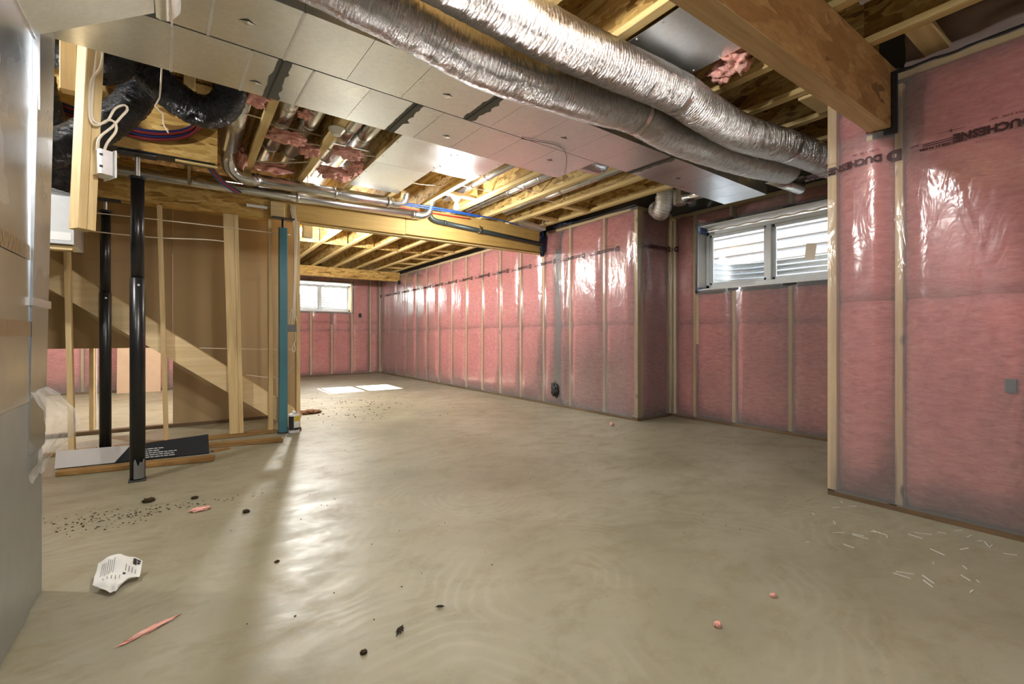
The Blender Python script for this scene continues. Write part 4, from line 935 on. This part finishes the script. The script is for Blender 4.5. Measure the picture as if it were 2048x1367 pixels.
# ================================================================== ON THE FLOOR
t = thing('floor_plank', (-.3, 4.76, 0), 'weathered two by four lying before the black carton', 'plank')
MB().box(-.50, .50, -.0445, .0445, 0, .038, ch=.004, M=Matrix.Translation((-.29, 4.76, .001)) @ Matrix.Rotation(-.16, 4, 'Z')).build('plank', 'old', t)
t = thing('floor_plank', (.5, 5.2, 0), 'short weathered two by four lying at the partition foot', 'plank')
MB().box(-.32, .32, -.0445, .0445, 0, .038, ch=.004, M=Matrix.Translation((.49, 5.18, .001)) @ Matrix.Rotation(-.19, 4, 'Z')).build('plank', 'old', t)
tag(MB().box(-.07, .07, -.03, .03, 0, .012, M=Matrix.Translation((.27, 5.05, .001)) @ Matrix.Rotation(.4, 4, 'Z')).build('wood_offcut', 'old'), 'small thin wood offcut beside the short plank', 'wood scrap')
t = thing('flooring_carton', (-.3, 5.05, 0), 'long flat carton, white at one end and black with print', 'carton')
Mc = Matrix.Translation((-.32, 5.03, .004)) @ Matrix.Rotation(-.10, 4, 'Z') @ Matrix.Rotation(-.22, 4, 'X')
def cpr(pts, y0, y1, nm, mt_): 
    mb = MB().prism(pts, 'Y', y0, y1); mb.v = [Mc @ q for q in mb.v]; return mb.build(nm, mt_, t)
cpr([(-.52, 0), (-.155, 0), (-.055, .13), (-.52, .135)], -.02, .02, 'white_end', 'cardwhite'); slv = cpr([(-.154, 0), (.50, 0), (.49, .165), (-.054, .13)], -.02, .02, 'black_sleeve', 'card')
for i in range(5):
    x = .0; n = (5, 4, 8, 8, 8)[i]
    mb = MB()
    for k in range(n):
        l = .018 + .022 * ((k * 7 + i * 3) % 5) / 4
        if x + l < .27: mb.add([Mc @ Vector((x + p, -.0208, .082 - .017 * i + q)) for p, q in ((0, 0), (l, 0), (l, .006), (0, .006))], [(0, 1, 2, 3)])
        x += l + .006
    mb.build('print_line', 'inkwhite', slv)
# can beside the end stud
t = thing('adhesive_can', (.985, 5.50, 0), 'white yellow and black label can beside the end stud', 'can')
cb = MB().lathe((.972, 5.52, .002), [(.052, 0), (.055, .004), (.055, .195), (.052, .20), (.05, .205), (.048, .198)], 28).build('can_body', 'white', t, True)
def band(a0, a1, z0, z1, mt_, nm): MB().grid(lambda a, b: (.972 + .0558 * math.cos(a0 + (a1 - a0) * a), 5.52 + .0558 * math.sin(a0 + (a1 - a0) * a), z0 + (z1 - z0) * b), 10, 2).build(nm, mt_, cb, True)
band(-2.9, -1.75, .035, .185, 'inkblack', 'label_panel'); band(-1.72, -.4, .13, .185, 'yellow', 'label_panel'); band(-1.72, -.4, .035, .06, 'inkblack', 'label_panel')
MB().lathe((.972, 5.52, .205), [(.02, 0), (.018, .03), (.012, .034)], 16).build('spout', 'white', t, True)
# torn paper sheet
def pap(a, b):
    x, y = -.075 + .15 * a, .10 - .20 * b
    if b > .55: x *= 1 - (b - .55) * 1.7; x += (b - .55) * .02
    if b > .55 and a > .6: y += (a - .6) * .14 * (b - .55) * 4
    z = .052 + .035 * math.sin(a * PI * 1.1 + .3) * (1 - b) - .050 * b + .012 * noise.noise(Vector((a * 4, b * 4, 2))) + .03 * abs(b - .45)
    return Vector((-.235 + x * 1.0 + y * .05, 2.56 + y * .95, max(.003, z)))
t = thing('torn_paper', (-.235, 2.52, 0), 'crumpled torn white printed sheet lying on the floor', 'paper')
psh = MB().grid(pap, 16, 20).build('sheet', 'paper', t, True)
def on_paper(a0, a1, b0, b1, mt_='inkblack', nm='print_line'):
    MB().grid(lambda a, b: pap(a0 + (a1 - a0) * a, b0 + (b1 - b0) * b) + Vector((0, 0, .0022)), 6, 3).build(nm, mt_, psh)
on_paper(.80, .88, .05, .17, nm='logo_bar'); on_paper(.89, .97, .05, .10, nm='logo_bar'); on_paper(.89, .96, .11, .15, nm='logo_bar')
on_paper(.62, .68, .42, .47, nm='triangle_mark')
for i in range(7): on_paper(.12 + .045 * i, .13 + .045 * i, .12 + .02 * (i % 3), .42 - .03 * (i % 2), 'sealant')
for i in range(4): on_paper(.66 + .07 * i, .675 + .07 * i, .24 + .02 * (i % 2), .38, 'sealant')
for i in range(5): on_paper(.2 + .09 * i, .214 + .09 * i, .5, .6, 'sealant')
# pink scraps, leaves, crumbs of soil
def scrap(x, y, rx, ry, rz, rot, lab, seed, mt_='pinkscrap', nm='insulation_scrap', cat='insulation'):
    mb = MB().blob((0, 0, 0), rx, ry, rz, n=5, amp=.7, freq=6, seed=seed); Mr = Matrix.Translation((x, y, rz * .85)) @ Matrix.Rotation(rot, 4, 'Z'); mb.v = [Mr @ q for q in mb.v]
    return tag(mb.build(nm, mt_, None, True), lab, cat)
scrap(-.10, 2.10, .08, .011, .007, .55, 'long thin pink insulation scrap near the torn paper', 1)
scrap(.075, 3.37, .05, .018, .012, .1, 'pink insulation scrap between the soil crumbs and swept floor', 2)
scrap(4.10, 3.80, .022, .02, .02, 0, 'small round pink insulation ball near the pink wall corner', 3)
scrap(1.575, .95, .012, .011, .010, 0, 'tiny pink insulation ball alone on the bare near floor', 4)
scrap(1.94, .93, .013, .010, .008, 0, 'tiny pale pink fluff between the ball and pillar wall', 5)
def leaf(x, y, s, rot, lab):
    mb = MB(); pts = []
    for i in range(16):
        a = 2 * PI * i / 16; r = s * (1 if i % 2 == 0 else .55) * (1.25 if i in (0, 8) else .8); pts.append((r * math.cos(a) * 1.3, r * math.sin(a) * .8))
    vs = [(0, 0, .008)] + [(px, py, .004 + .006 * (i % 2)) for i, (px, py) in enumerate(pts)]
    vs2 = [(a, b, c - .003) for a, b, c in vs]
    mb.add(vs + vs2, [(0, 1 + i, 1 + (i + 1) % 16) for i in range(16)] + [(17, 18 + (i + 1) % 16, 18 + i) for i in range(16)])
    Mr = Matrix.Translation((x, y, .001)) @ Matrix.Rotation(rot, 4, 'Z'); mb.v = [Mr @ Vector(q) for q in mb.v]
    tag(mb.build('dry_leaf', 'leaf'), lab, 'leaf')
leaf(.626, 1.585, .022, .8, 'largest dry leaf on the near floor'); leaf(.807, 1.633, .013, -.5, 'smaller dry leaf beside the largest leaf')
scrap(.484, 1.544, .011, .009, .006, 0, 'dark soil crumb on the near floor beside the dry leaves', 6, 'dirt', 'soil_clod', 'soil')
scrap(-.19, 3.74, .032, .022, .013, .3, 'dark soil clod near the tall black post', 7, 'dirt', 'soil_clod', 'soil')
scrap(.053, 3.64, .018, .012, .009, 0, 'small soil clod beside the pink scrap', 8, 'dirt', 'soil_clod', 'soil')
scrap(.297, 3.18, .017, .014, .010, 0, 'round dark soil clod alone on the swept floor', 9, 'dirt', 'soil_clod', 'soil')
scrap(.35, 2.40, .010, .007, .005, 0, 'tiny soil crumb between torn paper and trowel swirls', 10, 'dirt', 'soil_clod', 'soil')
tag(MB().blob((1.36, 6.80, .012), .17, .12, .03, n=8, amp=.5, freq=8, seed=12).build('soil_pile', 'mulch', None, True), 'reddish soil pile on the floor behind the end stud', 'soil')
mb = MB()
random.seed(5)
def crumb(mb, x, y, r): mb.blob((x, y, r * .5), r * random.uniform(.8, 1.9), r, r * .6, n=1, amp=.4, seed=random.random() * 9)
for i in range(230):
    a = abs(random.gauss(0, .42)); crumb(mb, -.55 + a * .9 + random.gauss(0, .06), 3.55 + random.gauss(0, .11) * (1 - min(.7, a * .7)) - a * .05, random.uniform(.0012, .0045))
o = mb.build('scattered_soil', 'dirt'); o['label'] = 'trail of dark soil crumbs beside the furnace cabinet'; o['category'] = 'soil'; o['kind'] = 'stuff'
mb = MB()
for i in range(150): crumb(mb, random.gauss(2.1, .55), random.gauss(7.0, .7), random.uniform(.002, .008))
for i in range(190): crumb(mb, random.uniform(.1, 3.3), random.uniform(1.2, 6), random.uniform(.001, .003))
o = mb.build('floor_crumbs', 'dirt'); o['label'] = 'scattered dark crumbs on the floor before the far room'; o['category'] = 'soil'; o['kind'] = 'stuff'
mb = MB()
for i in range(34):
    x, y = random.uniform(2.5, 3.42), random.uniform(.45, 1.25); a = random.uniform(0, PI); l = random.uniform(.008, .035)
    mb.box(-l, l, -.0015, .0015, 0, .002, M=Matrix.Translation((x, y, .001)) @ Matrix.Rotation(a, 4, 'Z'))
o = mb.build('plastic_shreds', 'paper'); o['label'] = 'small pale plastic shreds on the floor before the pillar wall'; o['category'] = 'debris'; o['kind'] = 'stuff'
